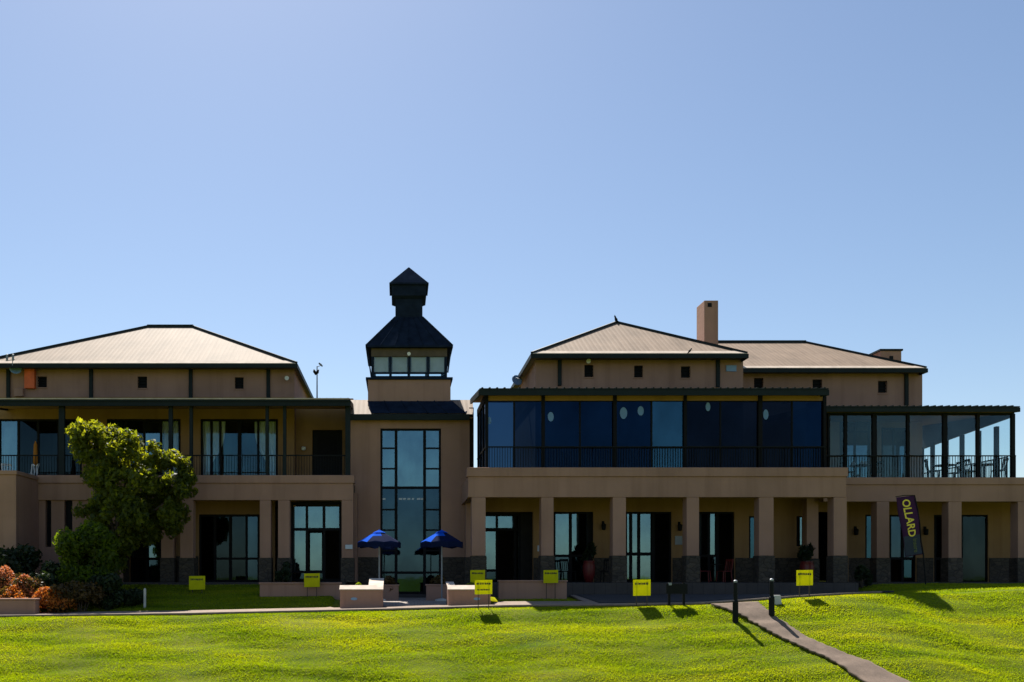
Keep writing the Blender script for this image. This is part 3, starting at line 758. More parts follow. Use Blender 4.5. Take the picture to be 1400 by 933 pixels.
# veranda with blue blinds
YV = 36.45; vx0, vx1 = X(663.5,YV), X(1128.5,YV)
zv0 = Z(639.5,YM)-.06
zvt = Z(531, 35.8)
canopy(X(656,35.8), X(1133,35.8), 35.8, 40.15, zvt, .45, .20)
MB().box(vx0, vx1, YV, YV+.08, Z(548,YV), Z(541,YV)).build('head_beam', M['ochre'], club)
MB().box(vx0, vx1, YV-.02, YV+.1, Z(541,YV)+.003, Z(536,YV)).build('head_rail', M['green'], club)
cols = [(665.5,4),(742.5,4.5),(840.5,5),(936.5,4),(1039,5.5),(1127,4)]
for p, w in cols: MB().box(X(p-w/2,YV), X(p+w/2,YV), YV-.06, YV+.1, zv0, Z(541,YV)-.001).build('post', M['frame'], club)
seg = [c[0] for c in cols]
mats = [('glass_blue','glass_blue'),('glass_blue','glass_blue'),('glass_blue','glass_mid'),('glass_navy','glass_navy'),('glass_navy','glass_blue')]
mids = [703,793,891,985,1083]
for i in range(5):
    a, c = seg[i]+2.3, seg[i+1]-2.3; m = mids[i]
    b = MB().pbox(m-1.1, 548, m+1.1, 645, YV+.01, .05); b.box(X(a,YV), X(c,YV), YV+.012, YV+.058, Z(549.2,YV), Z(548,YV)-.001)
    o = b.build('window', M['frame'], club)
    for (u, v, mm) in ((a, m-1.1, mats[i][0]), (m+1.1, c, mats[i][1])):
        # roll-down clear blind: a gently rippled sheet
        n = 16; V = []; Fc = []
        for j in range(2):
            for k in range(n+1):
                t = k/n; V.append((X(u+(v-u)*t,YV), YV+.035+.006*math.sin(t*9+i*2+u), Z(645,YV) if j == 0 else Z(549,YV)))
        for k in range(n): Fc.append((k, k+1, n+2+k, n+1+k))
        np_mesh('pane', V, Fc, M[mm], o)
ov = [(669,575,2.6,5),(753,570,4,6.5),(852.5,565,5,8),(876,562,4.2,6.5),(968,556.5,3.2,6),(1047,567,3.6,7)]
for (cx_, cy_, rx, ry) in ov:
    pts = [P(cx_+rx*math.cos(t*math.pi/10), cy_+ry*math.sin(t*math.pi/10), YV+.012) for t in range(20)]
    MB().quad(*reversed(pts)).build('window_sticker', M['sticker'], club)
railing(vx0, vx1, YV-.10, zv0+.0, Z(610.5,YV-.1), .10)
# left return of the veranda
b = MB(); g = MB()
for yy in (37.5, 38.7, 39.9): b.box(vx0-.02, vx0+.06, yy-.05, yy+.05, zv0, Z(541,YV))
b.box(vx0-.02, vx0+.06, YV+.11, 40.1, Z(611,YV)-.05, Z(611,YV)); b.box(vx0-.02,vx0+.06,YV+.11,40.1,Z(548,YV),Z(538,YV))
o = b.build('window', M['frame'], club); g.quad((vx0+.02,YV+.1,zv0),(vx0+.02,40.1,zv0),(vx0+.02,40.1,Z(541,YV)),(vx0+.02,YV+.1,Z(541,YV))); g.build('pane', M['glass_navy'], o)
MB().box(vx1+.0, vx1+.06, YV+.11, 38.2, zv0, Z(541,YV)).build('window', M['frame'], club)
# upper block with pyramid roof
YU = 40.2; ux0, ux1 = X(732,YU), X(1016,YU)
zE2 = Z(483.5, 39.5)
hip_roof(X(727.5,39.5), X(1021,39.5), 39.5, 48.5, zE2, X(843,44)-.01, X(843,44)+.01, 44.0, Z(441.5,44))
vs = [(799,499,811.5,516),(867,500,879,516.5),(931,501,944,517)]
wall(ux0, ux1, zm0-.02, zE2-.12, YU, .25, [hole(*v,YU) for v in vs]+[(X(760,YU),X(1010,YU),zm0,6.3)], M['stucco'])
for v in vs: vent_window(*v, YU)
MB().box(ux0, ux0+.25, YU+.252, 48, 4, zE2-.12).box(ux1-.25, ux1, YU+.252, 48, 4, zE2-.12).box(ux0,ux1,47.8,48.05,4,zE2-.12).build('wall', M['stucco'], club)
pipe(765, 490, 528, YU); pipe(981, 491, 530, YU)
# rear right block
YQ = 42.6; zE3 = Z(503.5, 42.0)
hip_roof(X(1000,42)-1.0, X(1266,42), 42.0, 51.0, zE3, X(955,46.5), X(1100,46.5), 46.5, Z(468.5,46.5))
qx1 = X(1261,YQ)
vs = [(1031,517,1043.5,533),(1111,519,1124,535),(1200.5,521,1213,537.5)]
hq = [hole(1148,575,1190,655,YQ),(X(1205,YQ),X(1240,YQ),4.0,Z(585,YQ))]
wall(X(1005,YQ), qx1, 3.8, zE3-.12, YQ, .25, [hole(*v,YQ) for v in vs]+[(hq[0][0],hq[0][1],4.0,hq[0][3]),hq[1]], M['stucco'])
for v in vs: vent_window(*v, YQ)
window((1148,575,1190,668), YQ, [1169], [590], 2.5, [((1150,577,1168,668),'glass'),((1170,577,1188,668),'glass')], inset=.05)
window((1205,585,1240,668), YQ, [1222], [], 2.5, [((1207,587,1221,668),'glass_dim'),((1223,587,1238,668),'glass')], inset=.05)
MB().box(qx1-.25, qx1, YQ+.252, 50.6, 0, zE3-.12).box(X(1005,YQ),qx1,50.4,50.6,0,zE3-.12).build('wall', M['stucco'], club)
pipe(1238.5, 511, 555, YQ)
# chimneys
chz = Z(411,44)
o = MB().box(X(963,44), X(982,44), 44, 45.15, 9.0, chz).build('chimney', M['stucco'], club, bevel=.015)
MB().box(X(967.5,44), X(973,44), 43.985, 43.998, Z(420,44), Z(414.5,44)).build('flue_opening', M['black'], o)
o = MB().box(X(1204,44), X(1232.5,44), 44, 45.1, 8.9, Z(480,44)).build('chimney', M['stucco'], club, bevel=.015)
MB().box(X(1202.5,44), X(1234,44), 43.95, 45.15, Z(480,44)+.002, Z(477.5,44)).build('chimney_cap', M['green'], o)
MB().box(X(1216,44), X(1221,44), 43.985, 43.998, Z(494,44), Z(487,44)).build('flue_opening', M['black'], o)

# --- right wing and conservatory ------------------------------------------------
YG = 38.0; rx1 = X(1560,YG)
band(1157, 1460, 653, 663, 686, YG, .45, x0=mx1+.03, x1=rx1)
for a, c in ((1199,1216),(1297,1315),(1392,1410)): pillar(a, c, 686, YG, 763, .5)
zg0 = Z(653, YG)
MB().box(mx1+.02, rx1, YG+.46, 48, zg0-.42, zg0-.02).build('floor_slab', M['soffit'], club)
YB4 = 41.0
a1 = hole(1183,704,1198,772,YB4); a2 = hole(1216,704,1252,797,YB4); a3 = hole(1277,704,1296,797,YB4); a4 = hole(1314,704,1351,797,YB4)
wall(X(1142,YB4), rx1, 0, zg0-.43, YB4, .25, [a1,fl(a2),fl(a3),fl(a4)], M['ochre'])
for a, c in ((1142,1215),(1253,1276),(1297,1313),(1352,1500)): MB().box(X(a,YB4)+.01, X(c,YB4)-.01, YB4-.04, YB4-.003, 0, Z(763,YB4)).build('stone_base', M['stone'], club)
window((1183,704,1198,772), YB4, [], [], 2, [((1185,706,1196,770),'glass_mid')], inset=.06)
window((1216,704,1252,797), YB4, [(1234,706,795,3)], [(764,1218,1250,3)], 2.5, [((1218,706,1232,762),'glass_low'),((1236,706,1250,762),'glass_low'),((1236,766,1246,790),'glass_mid')], 'door', inset=.06)
window((1277,704,1296,797), YB4, [], [(764,1279,1294,3)], 2.5, [((1279,706,1294,762),'glass_low'),((1279,766,1294,792),'glass_mid')], inset=.06)
window((1314,704,1351,797), YB4, [], [], 2.5, [((1316,706,1348,794),'glass_dark')], 'door', inset=.06)
YC = 38.25; cx1 = X(1387,YC); cx0 = vx1+.1
zct = Z(555.5, 37.8)
canopy(cx0, X(1394.5,37.8), 37.8, 45.2, zct, .55, .16)
zh = Z(566,YC)
_g = MB(); _g.v += [(cx1-.07,YC+.1,zct-.1),(cx1-.07,45,zct-.1),(cx1-.07,45,zct+.47),(cx1-.07,YC+.1,zct-.02),(cx1-.03,YC+.1,zct-.1),(cx1-.03,45,zct-.1),(cx1-.03,45,zct+.47),(cx1-.03,YC+.1,zct-.02)]
_g.f += [(0,1,2,3),(7,6,5,4),(0,4,5,1),(1,5,6,2),(2,6,7,3),(3,7,4,0)]; _g.build('gable_panel', M['green'], club)
MB().box(cx0, cx1, YC, YC+.09, zh, zct-.1).build('head_beam', M['green'], club)
_g = MB(); _g.v += [(a,y,z) for a in (cx1-.11, cx1+.002) for y, z in ((YC+.1, zh-.12), (45, zh-.55), (45, zct-.1), (YC+.1, zct-.1))]; _g.f += [(0,1,2,3),(7,6,5,4),(0,4,5,1),(1,5,6,2),(2,6,7,3),(3,7,4,0)]; _g.build('head_beam', M['green'], club)
pc = [(1133,3),(1156,4),(1195.5,6),(1241.5,4),(1292,6),(1337,4),(1385,5)]
for p, w in pc: MB().box(X(p-w/2,YC), X(p+w/2,YC), YC-.03, YC+.09, zg0-.05, zh-.001).build('post', M['frame'], club)
for i in range(len(pc)-1):
    a, c = pc[i][0]+pc[i][1]/2, pc[i+1][0]-pc[i+1][1]/2
    o = MB().box(X(a,YC), X(c,YC), YC+.01, YC+.05, zh-.05, zh-.002).build('window', M['frame'], club)
    MB().quad((X(a,YC),YC+.03,zg0-.05),(X(c,YC),YC+.03,zg0-.05),(X(c,YC),YC+.03,zh),(X(a,YC),YC+.03,zh)).build('pane', M['glass_dim' if i < 3 else 'glass_clear'], o)
for yy in (39.3, 40.5, 41.7, 42.9, 44.0, 44.9):
    MB().box(cx1-.13, cx1-.003, yy-.09, yy+.09, zg0-.05, zh-.35).build('post', M['frame'], club)
o = MB().box(cx1-.08, cx1-.02, YC+.1, 45, zh-.05, zh-.002).build('window', M['frame'], club)
MB().quad((cx1-.05,YC+.1,zg0-.05),(cx1-.05,45,zg0-.05),(cx1-.05,45,zh),(cx1-.05,YC+.1,zh)).build('pane', M['glass_clear'], o)
railing(cx0, cx1, YC-.08, zg0-.1, Z(623.5,YC+.1), .11)
b = MB(); b.box(cx1-.17, cx1-.13, YC+.2, 45, Z(623.5,YC)-.045, Z(623.5,YC))
for k in range(60): b.box(cx1-.16, cx1-.142, YC+.25+k*.11, YC+.268+k*.11, zg0-.05, Z(623.5,YC)-.047)
b.build('railing', M['black'], club)

# ------------------------------------------------------------------ fittings on the building
def wall_lamp(px, py, Y, label):
    r = empty('wall_lamp', (X(px,Y), Y, Z(py,Y)), label, 'wall lamp', 'black wall lamps under the arcades')
    x, z = r.location.x, r.location.z
    MB().box(x-.05, x+.05, Y-.02, Y-.002, z-.05, z+.16).build('bracket', M['black'], r)
    MB().tube([(x,Y-.12,z-.22),(x,Y-.12,z-.20),(x,Y-.12,z+.02),(x,Y-.12,z+.06)], [.05,.08,.10,.03], 10).tube([(x,Y-.02,z+.09),(x,Y-.12,z+.14),(x,Y-.12,z+.05)],.015,6).build('lantern', M['black'], r)
wall_lamp(824.5, 718, YB3, 'black wall lamp between the two-pane window and the open glass door')
wall_lamp(928.5, 719, YB3, 'black wall lamp above the small grey plaque under the arcade')
wall_lamp(1169, 725, YB4, 'black wall lamp left of the leaning purple banner, beside a narrow window')
wall_lamp(1264, 725, YB4, 'black wall lamp just right of the leaning purple banner')
tag(MB().pbox(923,733,933,745,YB3-.04,.03).build('plaque', M['grey'], bevel=.008), 'small grey plaque on the arcade wall below a wall lamp', 'plaque')
tag(MB().pbox(472,745,482,751,YL-.045,.03).build('plaque', M['plaque'], bevel=.008), 'small pale plaque on the pillar left of the blue umbrellas', 'plaque')
tag(MB().pbox(735,746,741,754,YM+.56,.03).build('plaque', M['plaque'], bevel=.008), 'small pale notice beside the second arcade pillar', 'plaque')
tag(MB().pbox(993,499.5,1007,508,YU-.05,.04).build('sign_plate', M['pblue'], bevel=.008), 'small pale blue plate high on the central upper wall', 'sign')
def floodlight(px, py, Y, label, s=.16):
    r = empty('floodlight', (X(px,Y), Y, Z(py,Y)), label, 'floodlight'); x, z = r.location.x, r.location.z
    MB().tube([(x,Y-.10,z),(x,Y-.02,z+.02)], .03, 6).build('bracket', M['grey'], r)
    MB().tube([(x,Y-.26,z-.06),(x,Y-.22,z-.05),(x,Y-.10,z)], [s*.6,s*.6,s*.3], 10).build('lamp_head', M['white'], r)
floodlight(803, 494, YU, 'small white floodlight above the first vent of the central block')
floodlight(393, 517, YLW, 'white floodlight near the right corner of the left upper wall')
floodlight(559, 484, cy-lw, 'tiny white spot at the top centre of the tower lantern', .13)  # tiny white spot built with the floodlight shape
r = empty('wall_lamp', P(415.5,614,YR), 'round white lamp beside the dark balcony door', 'wall lamp')
x, y, z = r.location
MB().tube([(x,y-.14,z-.09),(x,y-.14,z-.06),(x,y-.14,z+.06),(x,y-.14,z+.09)], [.04,.10,.10,.04], 12).build('globe', M['white'], r, smooth=True)
MB().box(x-.04,x+.04,y-.05,y-.002,z-.06,z+.06).build('bracket', M['grey'], r)
def dish(px, py, Y, rx, lab):
    r = empty('satellite_dish', P(px,py,Y), lab, 'satellite dish'); c = Vector(r.location); n = Vector((.35,-.9,.3)).normalized()
    u = n.orthogonal().normalized(); v = n.cross(u); b = MB(); rings = 5; k = 18
    for i in range(rings+1):
        q = i/rings
        for j in range(k): t = 2*math.pi*j/k; b.v.append(tuple(c+(u*math.cos(t)+v*math.sin(t))*rx*q+n*(.25*rx*q*q)))
    for i in range(rings):
        for j in range(k): b.f.append((i*k+j, i*k+(j+1)%k, (i+1)*k+(j+1)%k, (i+1)*k+j))
    o = b.build('reflector', M['pblue'], r, smooth=True); m = o.modifiers.new('t','SOLIDIFY'); m.thickness = .015
    MB().tube([c-v*rx*.9, c+n*rx*.9], .012, 6).tube([c, c-n*.3], .02, 6).build('feed_arm', M['grey'], r)
dish(21.5, 505, YLW-.35, .26, 'blue-grey satellite dish by the downpipe at the left end of the upper wall')
dish(706, 521, 43.5, .26, 'pale satellite dish on the shaded left side of the central block')
tag(MB().pbox(33,504.5,47,531,YLW-.22,.2).build('wall_box', M['orange'], bevel=.02), 'orange-red box hung high on the left upper wall', 'wall box')
tag(MB().pbox(19,531,31,542,YLW-.2,.18).build('service_box', M['stucco'], bevel=.02), 'tan service box low on the left upper wall below the dish', 'service box')
r = empty('aerial', P(14,492,41.2), 'small twin-headed aerial above the eave at the far left', 'aerial')
x, y, z = r.location
MB().tube([(x+.1,y,z-.25),(x+.1,y,z+.02)],.018,6).tube([(x-.2,y,z-.05),(x+.2,y,z+.0)],.016,6).build('pole', M['grey'], r)
for dx in (-.14,.12): MB().tube([(x+dx,y,z-.06),(x+dx,y,z+.02),(x+dx,y,z+.22),(x+dx,y,z+.25)],[.02,.05,.05,.01],8).build('aerial_head', M['grey'], r)
r = empty('weather_mast', (X(433.5,41.6),41.6,7.6), 'thin weather mast with a dark cup standing on the roof left of the tower', 'mast')
x, y, z = r.location; zt_ = Z(501,41.6)
MB().tube([(x,y,z),(x,y,zt_)],[.035,.022],8).build('pole', M['grey'], r)
b = MB(); zc_ = Z(509,41.6)
b.tube([(x-.13,y-.06,zc_+.11),(x-.12,y-.06,zc_+.02),(x-.05,y-.06,zc_-.07),(x+.02,y-.06,zc_-.02),(x+.08,y-.06,zc_+.10)],[.02,.06,.09,.07,.02],8); b.build('cup', M['black'], r, smooth=True)
b = MB(); z2 = Z(499,41.6); b.tube([(x,y,zt_-.03),(x+.12,y,z2-.05)],.014,6); b.tube([(x+.08,y,z2+.08),(x+.16,y,z2),(x+.24,y,z2-.07)],[.03,.05,.025],8); b.build('sensor', M['grey'], r)

def bird(px, py, Y, axis, size, lab):
    a = Vector(axis).normalized(); c = Vector(P(px,py,Y)); b = MB()
    prof = [(-.62,.02),(-.45,.05),(-.3,.09),(-.05,.17),(.15,.19),(.30,.14),(.40,.10),(.50,.115),(.58,.09),(.64,.03),(.74,.008)]
    b.tube([c+a*t*size+Vector((0,-.0,.06*max(0,t)))*size for t, _ in prof], [r_*size for _, r_ in prof], 10)
    o = b.build('bird', M['black'], smooth=True); tag(o, lab, 'bird')
    return o
bird(842.8, 438.5, 44.0, (-.45,-.2,1), .36, 'dark bird perched upright on the apex of the central pyramid roof')
bird(942.5, 480.5, 39.42, (.75,-.25,.9), .24, 'dark bird perched on the front eave of the central roof')

# ------------------------------------------------------------------ foreground structures
def low_wall(px0, px1, ytop, ybot, Y, d, lab, zb=None):
    r = empty('low_wall', (X((px0+px1)/2,Y), Y, Z(ybot,Y)), lab, 'low wall')
    zb_ = zb if zb is not None else Z(ybot,Y)-.3
    MB().box(X(px0,Y), X(px1,Y), Y, Y+d, zb_, Z(ytop,Y)-.062).build('wall_body', M['stucco'], r, bevel=.015)
    MB().box(X(px0,Y)-.03, X(px1,Y)+.03, Y-.03, Y+d+.03, Z(ytop,Y)-.06, Z(ytop,Y)).build('coping', M['stucco'], r, bevel=.015)
    return r
low_wall(355, 466, 796.5, 818, 34.8, .3, 'low tan wall in front of the left arcade behind a yellow sign')
low_wall(682, 775, 793.5, 818, 33.7, .3, 'low tan wall in the shade in front of the first arcade bays')
low_wall(521, 545, 799.5, 820, 35.4, .6, 'small grey-tan planter block left of the tower door')
low_wall(583, 612, 799, 823, 35.0, .6, 'small grey-tan planter block right of the tower door')
low_wall(-30, 48, 818.5, 841, 31.1, .4, 'low tan wall at the far left below the orange flowers')
YPn = 31.6
def planter(px0, px1, tall, lab, plq):
    r = empty('entrance_planter', (X((px0+px1)/2,YPn), YPn, Z(831,YPn)), lab, 'planter', 'sunlit planters flanking the entrance')
    x0, x1 = X(px0,YPn), X(px1,YPn); zt = Z(807,YPn); zb = Z(831,YPn)-.25
    MB().box(x0+.02, x1-.02, YPn, YPn+.25, zb, zt-.003).box(x0+.02, x0+.25, YPn+.251, YPn+1.3, zb, zt-.003).box(x1-.25, x1-.02, YPn+.251, YPn+1.3, zb, zt-.003).box(x0+.26,x1-.26,YPn+1.05,YPn+1.3,zb,zt-.003).build('planter_wall', M['stucco'], r, bevel=.012)
    # coping with a raised cheek that climbs beside the ramp
    c = MB(); h = .05
    n0 = len(c.v)
    for yy, za, zb_ in ((YPn-.03, zt, zt+.03), (YPn+.28, zt, zt+.16)): c.v += [(x0,yy,za),(x1,yy,za),(x1,yy,zb_),(x0,yy,zb_)]
    for q in ((0,1,2,3),(7,6,5,4),(0,4,5,1),(1,5,6,2),(2,6,7,3),(3,7,4,0)): c.f.append(tuple(n0+i for i in q))
    zt0 = zt; zt = zt+.10
    def cheek(a, b_, rise):
        n = len(c.v)
        for yy, zz in ((YPn+.281, zt), (YPn+1.33, zt+rise)): c.v += [(a,yy,zz),(b_,yy,zz),(b_,yy,zz+h),(a,yy,zz+h)]
        for q in ((0,1,2,3),(7,6,5,4),(0,4,5,1),(1,5,6,2),(2,6,7,3),(3,7,4,0)): c.f.append(tuple(n+i for i in q))
    l, rr = tall
    cheek(x0, x0+.27, l); cheek(x1-.27 if rr < .1 else x1-.5, x1, rr)
    zt = zt0
    c.build('coping', M['cap'], r)
    w = MB()
    for a, b_, rise in ((x0+.02,x0+.25,l),(x1-.25,x1-.02,rr)):
        if rise > .05:
            n = len(w.v); w.v += [(a,YPn+.3,zt),(b_,YPn+.3,zt),(a,YPn+1.3,zt),(b_,YPn+1.3,zt),(a,YPn+1.3,zt+rise-.01),(b_,YPn+1.3,zt+rise-.01)]
            w.f += [tuple(n+i for i in q) for q in ((0,1,3,2),(0,4,5,1),(2,3,5,4),(0,2,4),(1,5,3))]
    w.build('cheek_wall', M['stucco'], r)
    MB().box(x0+.26, x1-.26, YPn+.26, YPn+1.04, zb+.05, zt-.06).build('soil', M['wood'], r)
    pts = [P(plq+4.5*math.cos(t*math.pi/10), 819+2.0*math.sin(t*math.pi/10), YPn-.012) for t in range(20)]
    b = MB(); b.quad(*reversed(pts)); pts2 = [(p[0],p[1]+.01,p[2]) for p in pts]
    for i in range(20): b.quad(pts[i], pts[(i+1)%20], pts2[(i+1)%20], pts2[i])
    b.build('oval_badge', M['pblue'], r)
    return r
planter(464, 524, (0,.24), 'tan planter with pale coping and oval badge left of the entrance ramp', 484)
planter(612, 672, (.12,0), 'tan planter with pale coping right of the ramp, behind a yellow sign', 652)

# ------------------------------------------------------------------ parasols
def parasol(px, Y, lab, first=None):
    top = Z(725.5, Y); x = X(px, Y)
    zb = Tz(x,Y)+.03
    if first:
        c = copy_tree(first); c.location.x = x; tag(c, lab); return c
    r = empty('parasol', (x, Y, zb), lab, 'parasol', 'blue parasols at the entrance')
    MB().tube([(x,Y,zb),(x,Y,top+.03)], .028, 10).build('pole', M['grey'], r)
    MB().tube([(x,Y,zb-.05),(x,Y,zb+.06),(x,Y,zb+.10)], [.26,.24,.05], 14).build('base', M['concrete'], r)
    n = 8; Rr = .80; b = MB(); db = MB(); vb = MB(); rib = MB(); sub = 4
    def pt(k, q):
        t = 2*math.pi*(k+.3)/n; sag = .0
        return Vector((x+Rr*q*math.cos(t), Y+Rr*q*math.sin(t), top-.44*q**1.15))
    for k in range(n):
        for i in range(sub):
            q0, q1 = .06+.94*i/sub, .06+.94*(i+1)/sub
            (db if (k in (0,1,2,6,7) or (k == 5 and i > 1)) else b).quad(pt(k,q0), pt(k,q1), pt(k+1,q1), pt(k+1,q0))  # navy panels paint the canopy's shaded side, blue ones its sunlit side
        a, c = pt(k,1), pt(k+1,1); m = (a+c)/2+Vector((0,0,.05))
        b_ = Vector((0,0,-.20)); vb.quad(a, a+b_, m+b_, m); vb.quad(m, m+b_, c+b_, c)
        rib.tube([pt(k,.05)-Vector((0,0,.02)), pt(k,.98)-Vector((0,0,.02))], .008, 5)
        rib.tube([(x,Y,top-.55), pt(k,.55)-Vector((0,0,.02))], .006, 5)
    o = b.build('canopy', M['parasol'], r); db.build('shaded_panel', M['parasol_dark'], o); vb.build('valance', M['parasol_dark'], o); rib.build('ribs', M['grey'], r)
    cap = MB()
    for k in range(n):
        a = pt(k,.06); c = pt(k+1,.06); cap.quad(Vector((x,Y,top+.05)), a+Vector((0,0,.02)), c+Vector((0,0,.02)))
        u, v = pt(k,.3)+Vector((0,0,.03)), pt(k+1,.3)+Vector((0,0,.03)); cap.quad(a+Vector((0,0,.02)), u, v, c+Vector((0,0,.02)))
    cap.build('vent_cap', M['parasol'], o)
    return r
p0 = parasol(518.5, 34.3, 'blue parasol left of the tower door')
parasol(604, 34.3, 'blue parasol right of the tower door', p0)

# ------------------------------------------------------------------ yellow signs, boards, bollards
def yellow_sign(px, y0, y1, w, Y, lab, tilt=0.0, marks=1):
    x = X(px, Y); zg = Tz(x, Y)
    if zg > Z(y1,Y): zg = Z(y1,Y)-.1
    r = empty('yellow_sign', (x, Y, zg), lab, 'sign', 'yellow-green signs along the lawn edge')
    hw_ = w/2/F*Y; zt, zb = Z(y0,Y), Z(y1,Y)
    sh = (zt-zb)*math.tan(tilt)
    b = MB(); n = len(b.v)
    for yy in (Y-.012, Y): b.v += [(x-hw_,yy,zb),(x+hw_,yy,zb+.01),(x+hw_+sh,yy,zt),(x-hw_+sh,yy,zt-.01)]
    for q in ((0,1,2,3),(7,6,5,4),(0,4,5,1),(1,5,6,2),(2,6,7,3),(3,7,4,0)): b.f.append(q)
    bo = b.build('board', M['sign'], r)
    for sx in (-.6, .6): MB().box(x+hw_*sx-.012, x+hw_*sx+.012, Y+.002, Y+.026, zg-.15, zt-.05).build('stake', M['wood'], r)
    rr = random.Random(int(px)); H = zt-zb
    def line(zc, a, c, h):
        t = MB()
        xx = x+hw_*a
        while xx < x+hw_*c:
            ww = rr.uniform(.02,.05); t.box(xx, xx+ww, Y-.0155, Y-.0125, zc-h*rr.uniform(.4,.6), zc+h*rr.uniform(.4,.6)); xx += ww+rr.uniform(.008,.02)
        t.build('lettering', M['signtext'], bo)
    line(zb+H*.74, -.8, .75, H*.13)
    if marks > 1: line(zb+H*.32, -.75, .7, H*.10)
    return r
yellow_sign(269.5, 787.5, 806.5, 22, 35.6, 'yellow-green sign alone on the shaded lawn before the left glass door')
yellow_sign(426.5, 784, 803, 21.5, 34.6, 'yellow-green sign standing against the low wall left of the entrance')
yellow_sign(653, 779.5, 797, 20, 33.4, 'yellow-green sign standing behind and above another sign at the right planter')
yellow_sign(661, 793, 813, 24, 30.15, 'yellow-green sign in front of the right entrance planter', 0, 2)
yellow_sign(753, 779.5, 797.5, 20, 33.5, 'yellow-green sign against the low wall by the second arcade pillar')
yellow_sign(877.5, 792.5, 815, 24, 30.1, 'yellow-green sign at the lawn edge below the open blue glass door')
yellow_sign(1100, 779.5, 801, 22.5, 29.95, 'yellow-green sign farthest right, standing on the grass rise')
# dark notice board on two posts
Yb_ = 29.95; r = empty('notice_board', (X(925,Yb_),Yb_,Tz(X(925,Yb_),Yb_)), 'dark notice board on two thin posts at the lawn edge left of the bollards', 'notice board')
zg = r.location.z
MB().pbox(911, 798.5, 940, 812, Yb_, .03).build('board', M['black'], r)
for p in (915.5, 935.5): MB().box(X(p,Yb_)-.035, X(p,Yb_)+.035, Yb_+.031, Yb_+.09, zg-.3, Z(797,Yb_)).build('post', M['black'], r)
MB().pbox(914.5,797,918.5,800.5,Yb_-.02,.05).build('post_cap', M['grey'], r)
def bollard(px, ybase, ytop, lab):
    x, Y = bankpt(px, ybase); zb = Tz(x,Y); zt = Z(ytop, Y)
    r = empty('bollard', (x,Y,zb), lab, 'bollard', 'black bollards beside the footpath')
    MB().tube([(x,Y,zb-.2),(x,Y,zb+.62),(x,Y,zb+.66),(x,Y,zt-.12),(x,Y,zt-.08)], [.088,.085,.062,.058,.05], 14).build('post', M['black'], r)
    MB().tube([(x,Y,zt-.08),(x,Y,zt-.03),(x,Y,zt)], [.055,.06,.02], 12).build('cap', M['grey'], r)
bollard(1005.5, 850, 793, 'left black bollard, standing at the edge where the footpath starts')
bollard(1055, 845, 791, 'right black bollard beside a small pale marker block')
def marker(px, y0, y1, w, Y, lab):
    x = X(px,Y); zg = Tz(x,Y); b = MB(); hw_ = w/2/F*Y
    b.frustum((x-hw_,x+hw_,Y-.08,Y+.12), min(zg,Z(y1,Y))-.1, (x-hw_*.85,x+hw_*.85,Y-.03,Y+.12), Z(y0,Y))
    tag(b.build('marker_block', M['concrete'], bevel=.015), lab, 'marker block')
marker(969.5, 827.5, 836.5, 11, 29.95, 'pale marker block on the grass left of the footpath')
marker(1062, 814, 822, 12, 29.5, 'pale marker block beside the right bollard')
r = tag(MB().tube([(X(198,33),33,Tz(X(198,33),33)-.1),(X(198,33),33,Z(806,33)),(X(198,33),33,Z(804.5,33))],[.045,.045,.02],10).build('marker_post', M['concrete']), 'short pale post in the shaded lawn right of the tree', 'post')
Yy = 31.2; b = MB(); 
b.quad(P(670.5,817,Yy),P(676,818,Yy+.1),P(680,823.5,Yy-.05),P(671,822,Yy-.15)); o = b.build('yellow_marker', M['sign']); o.modifiers.new('t','SOLIDIFY').thickness = .03
tag(o, 'small yellow flap lying tilted at the right end of the entrance planter', 'marker')

# ------------------------------------------------------------------ banner flag
Yf = 36.6; r = empty('banner_flag', (X(1246,Yf),Yf,-.25), 'leaning purple and slate banner flag with gold lettering in front of the right arcade', 'banner')
q = [P(1225.5,680.5,Yf), P(1250.5,677.5,Yf), P(1262,758,Yf), P(1238,762,Yf)]
q = [Vector(v) for v in q]
def bpt(u, v, off=0):
    a = q[0].lerp(q[1], u); c = q[3].lerp(q[2], u); p = a.lerp(c, v)
    return p+Vector((0, .05*math.sin(v*7+u*2)+off, 0))
def sheet(u0, u1, v0, v1, off, n=8, m=20):
    V = []; Fc = []
    for j in range(m+1):
        for i in range(n+1): V.append(tuple(bpt(u0+(u1-u0)*i/n, v0+(v1-v0)*j/m, off)))
    for j in range(m):
        for i in range(n): k = j*(n+1)+i; Fc.append((k+n+1, k+n+2, k+1, k))
    return V, Fc
fl_ = np_mesh('flag_cloth', *sheet(0,1,0,1,0), M['banner_purple'], r); fl_.modifiers.new('t','SOLIDIFY').thickness = .006
np_mesh('flag_panel', *sheet(.02,.98,.66,.985,-.008), M['banner_slate'], fl_)
pol = MB(); pts = [bpt(1.03, v, .0) for v in (0,.25,.5,.75,1)]; d = (pts[-1]-pts[-2]); base = Vector((pts[-1].x+.10, Yf, -.3))
pol.tube([bpt(-.04,.0)+Vector((0,0,.03)), bpt(.5,-.02), *pts, base], [.016]*2+[.022]*5+[.025], 8); pol.build('pole', M['black'], r)
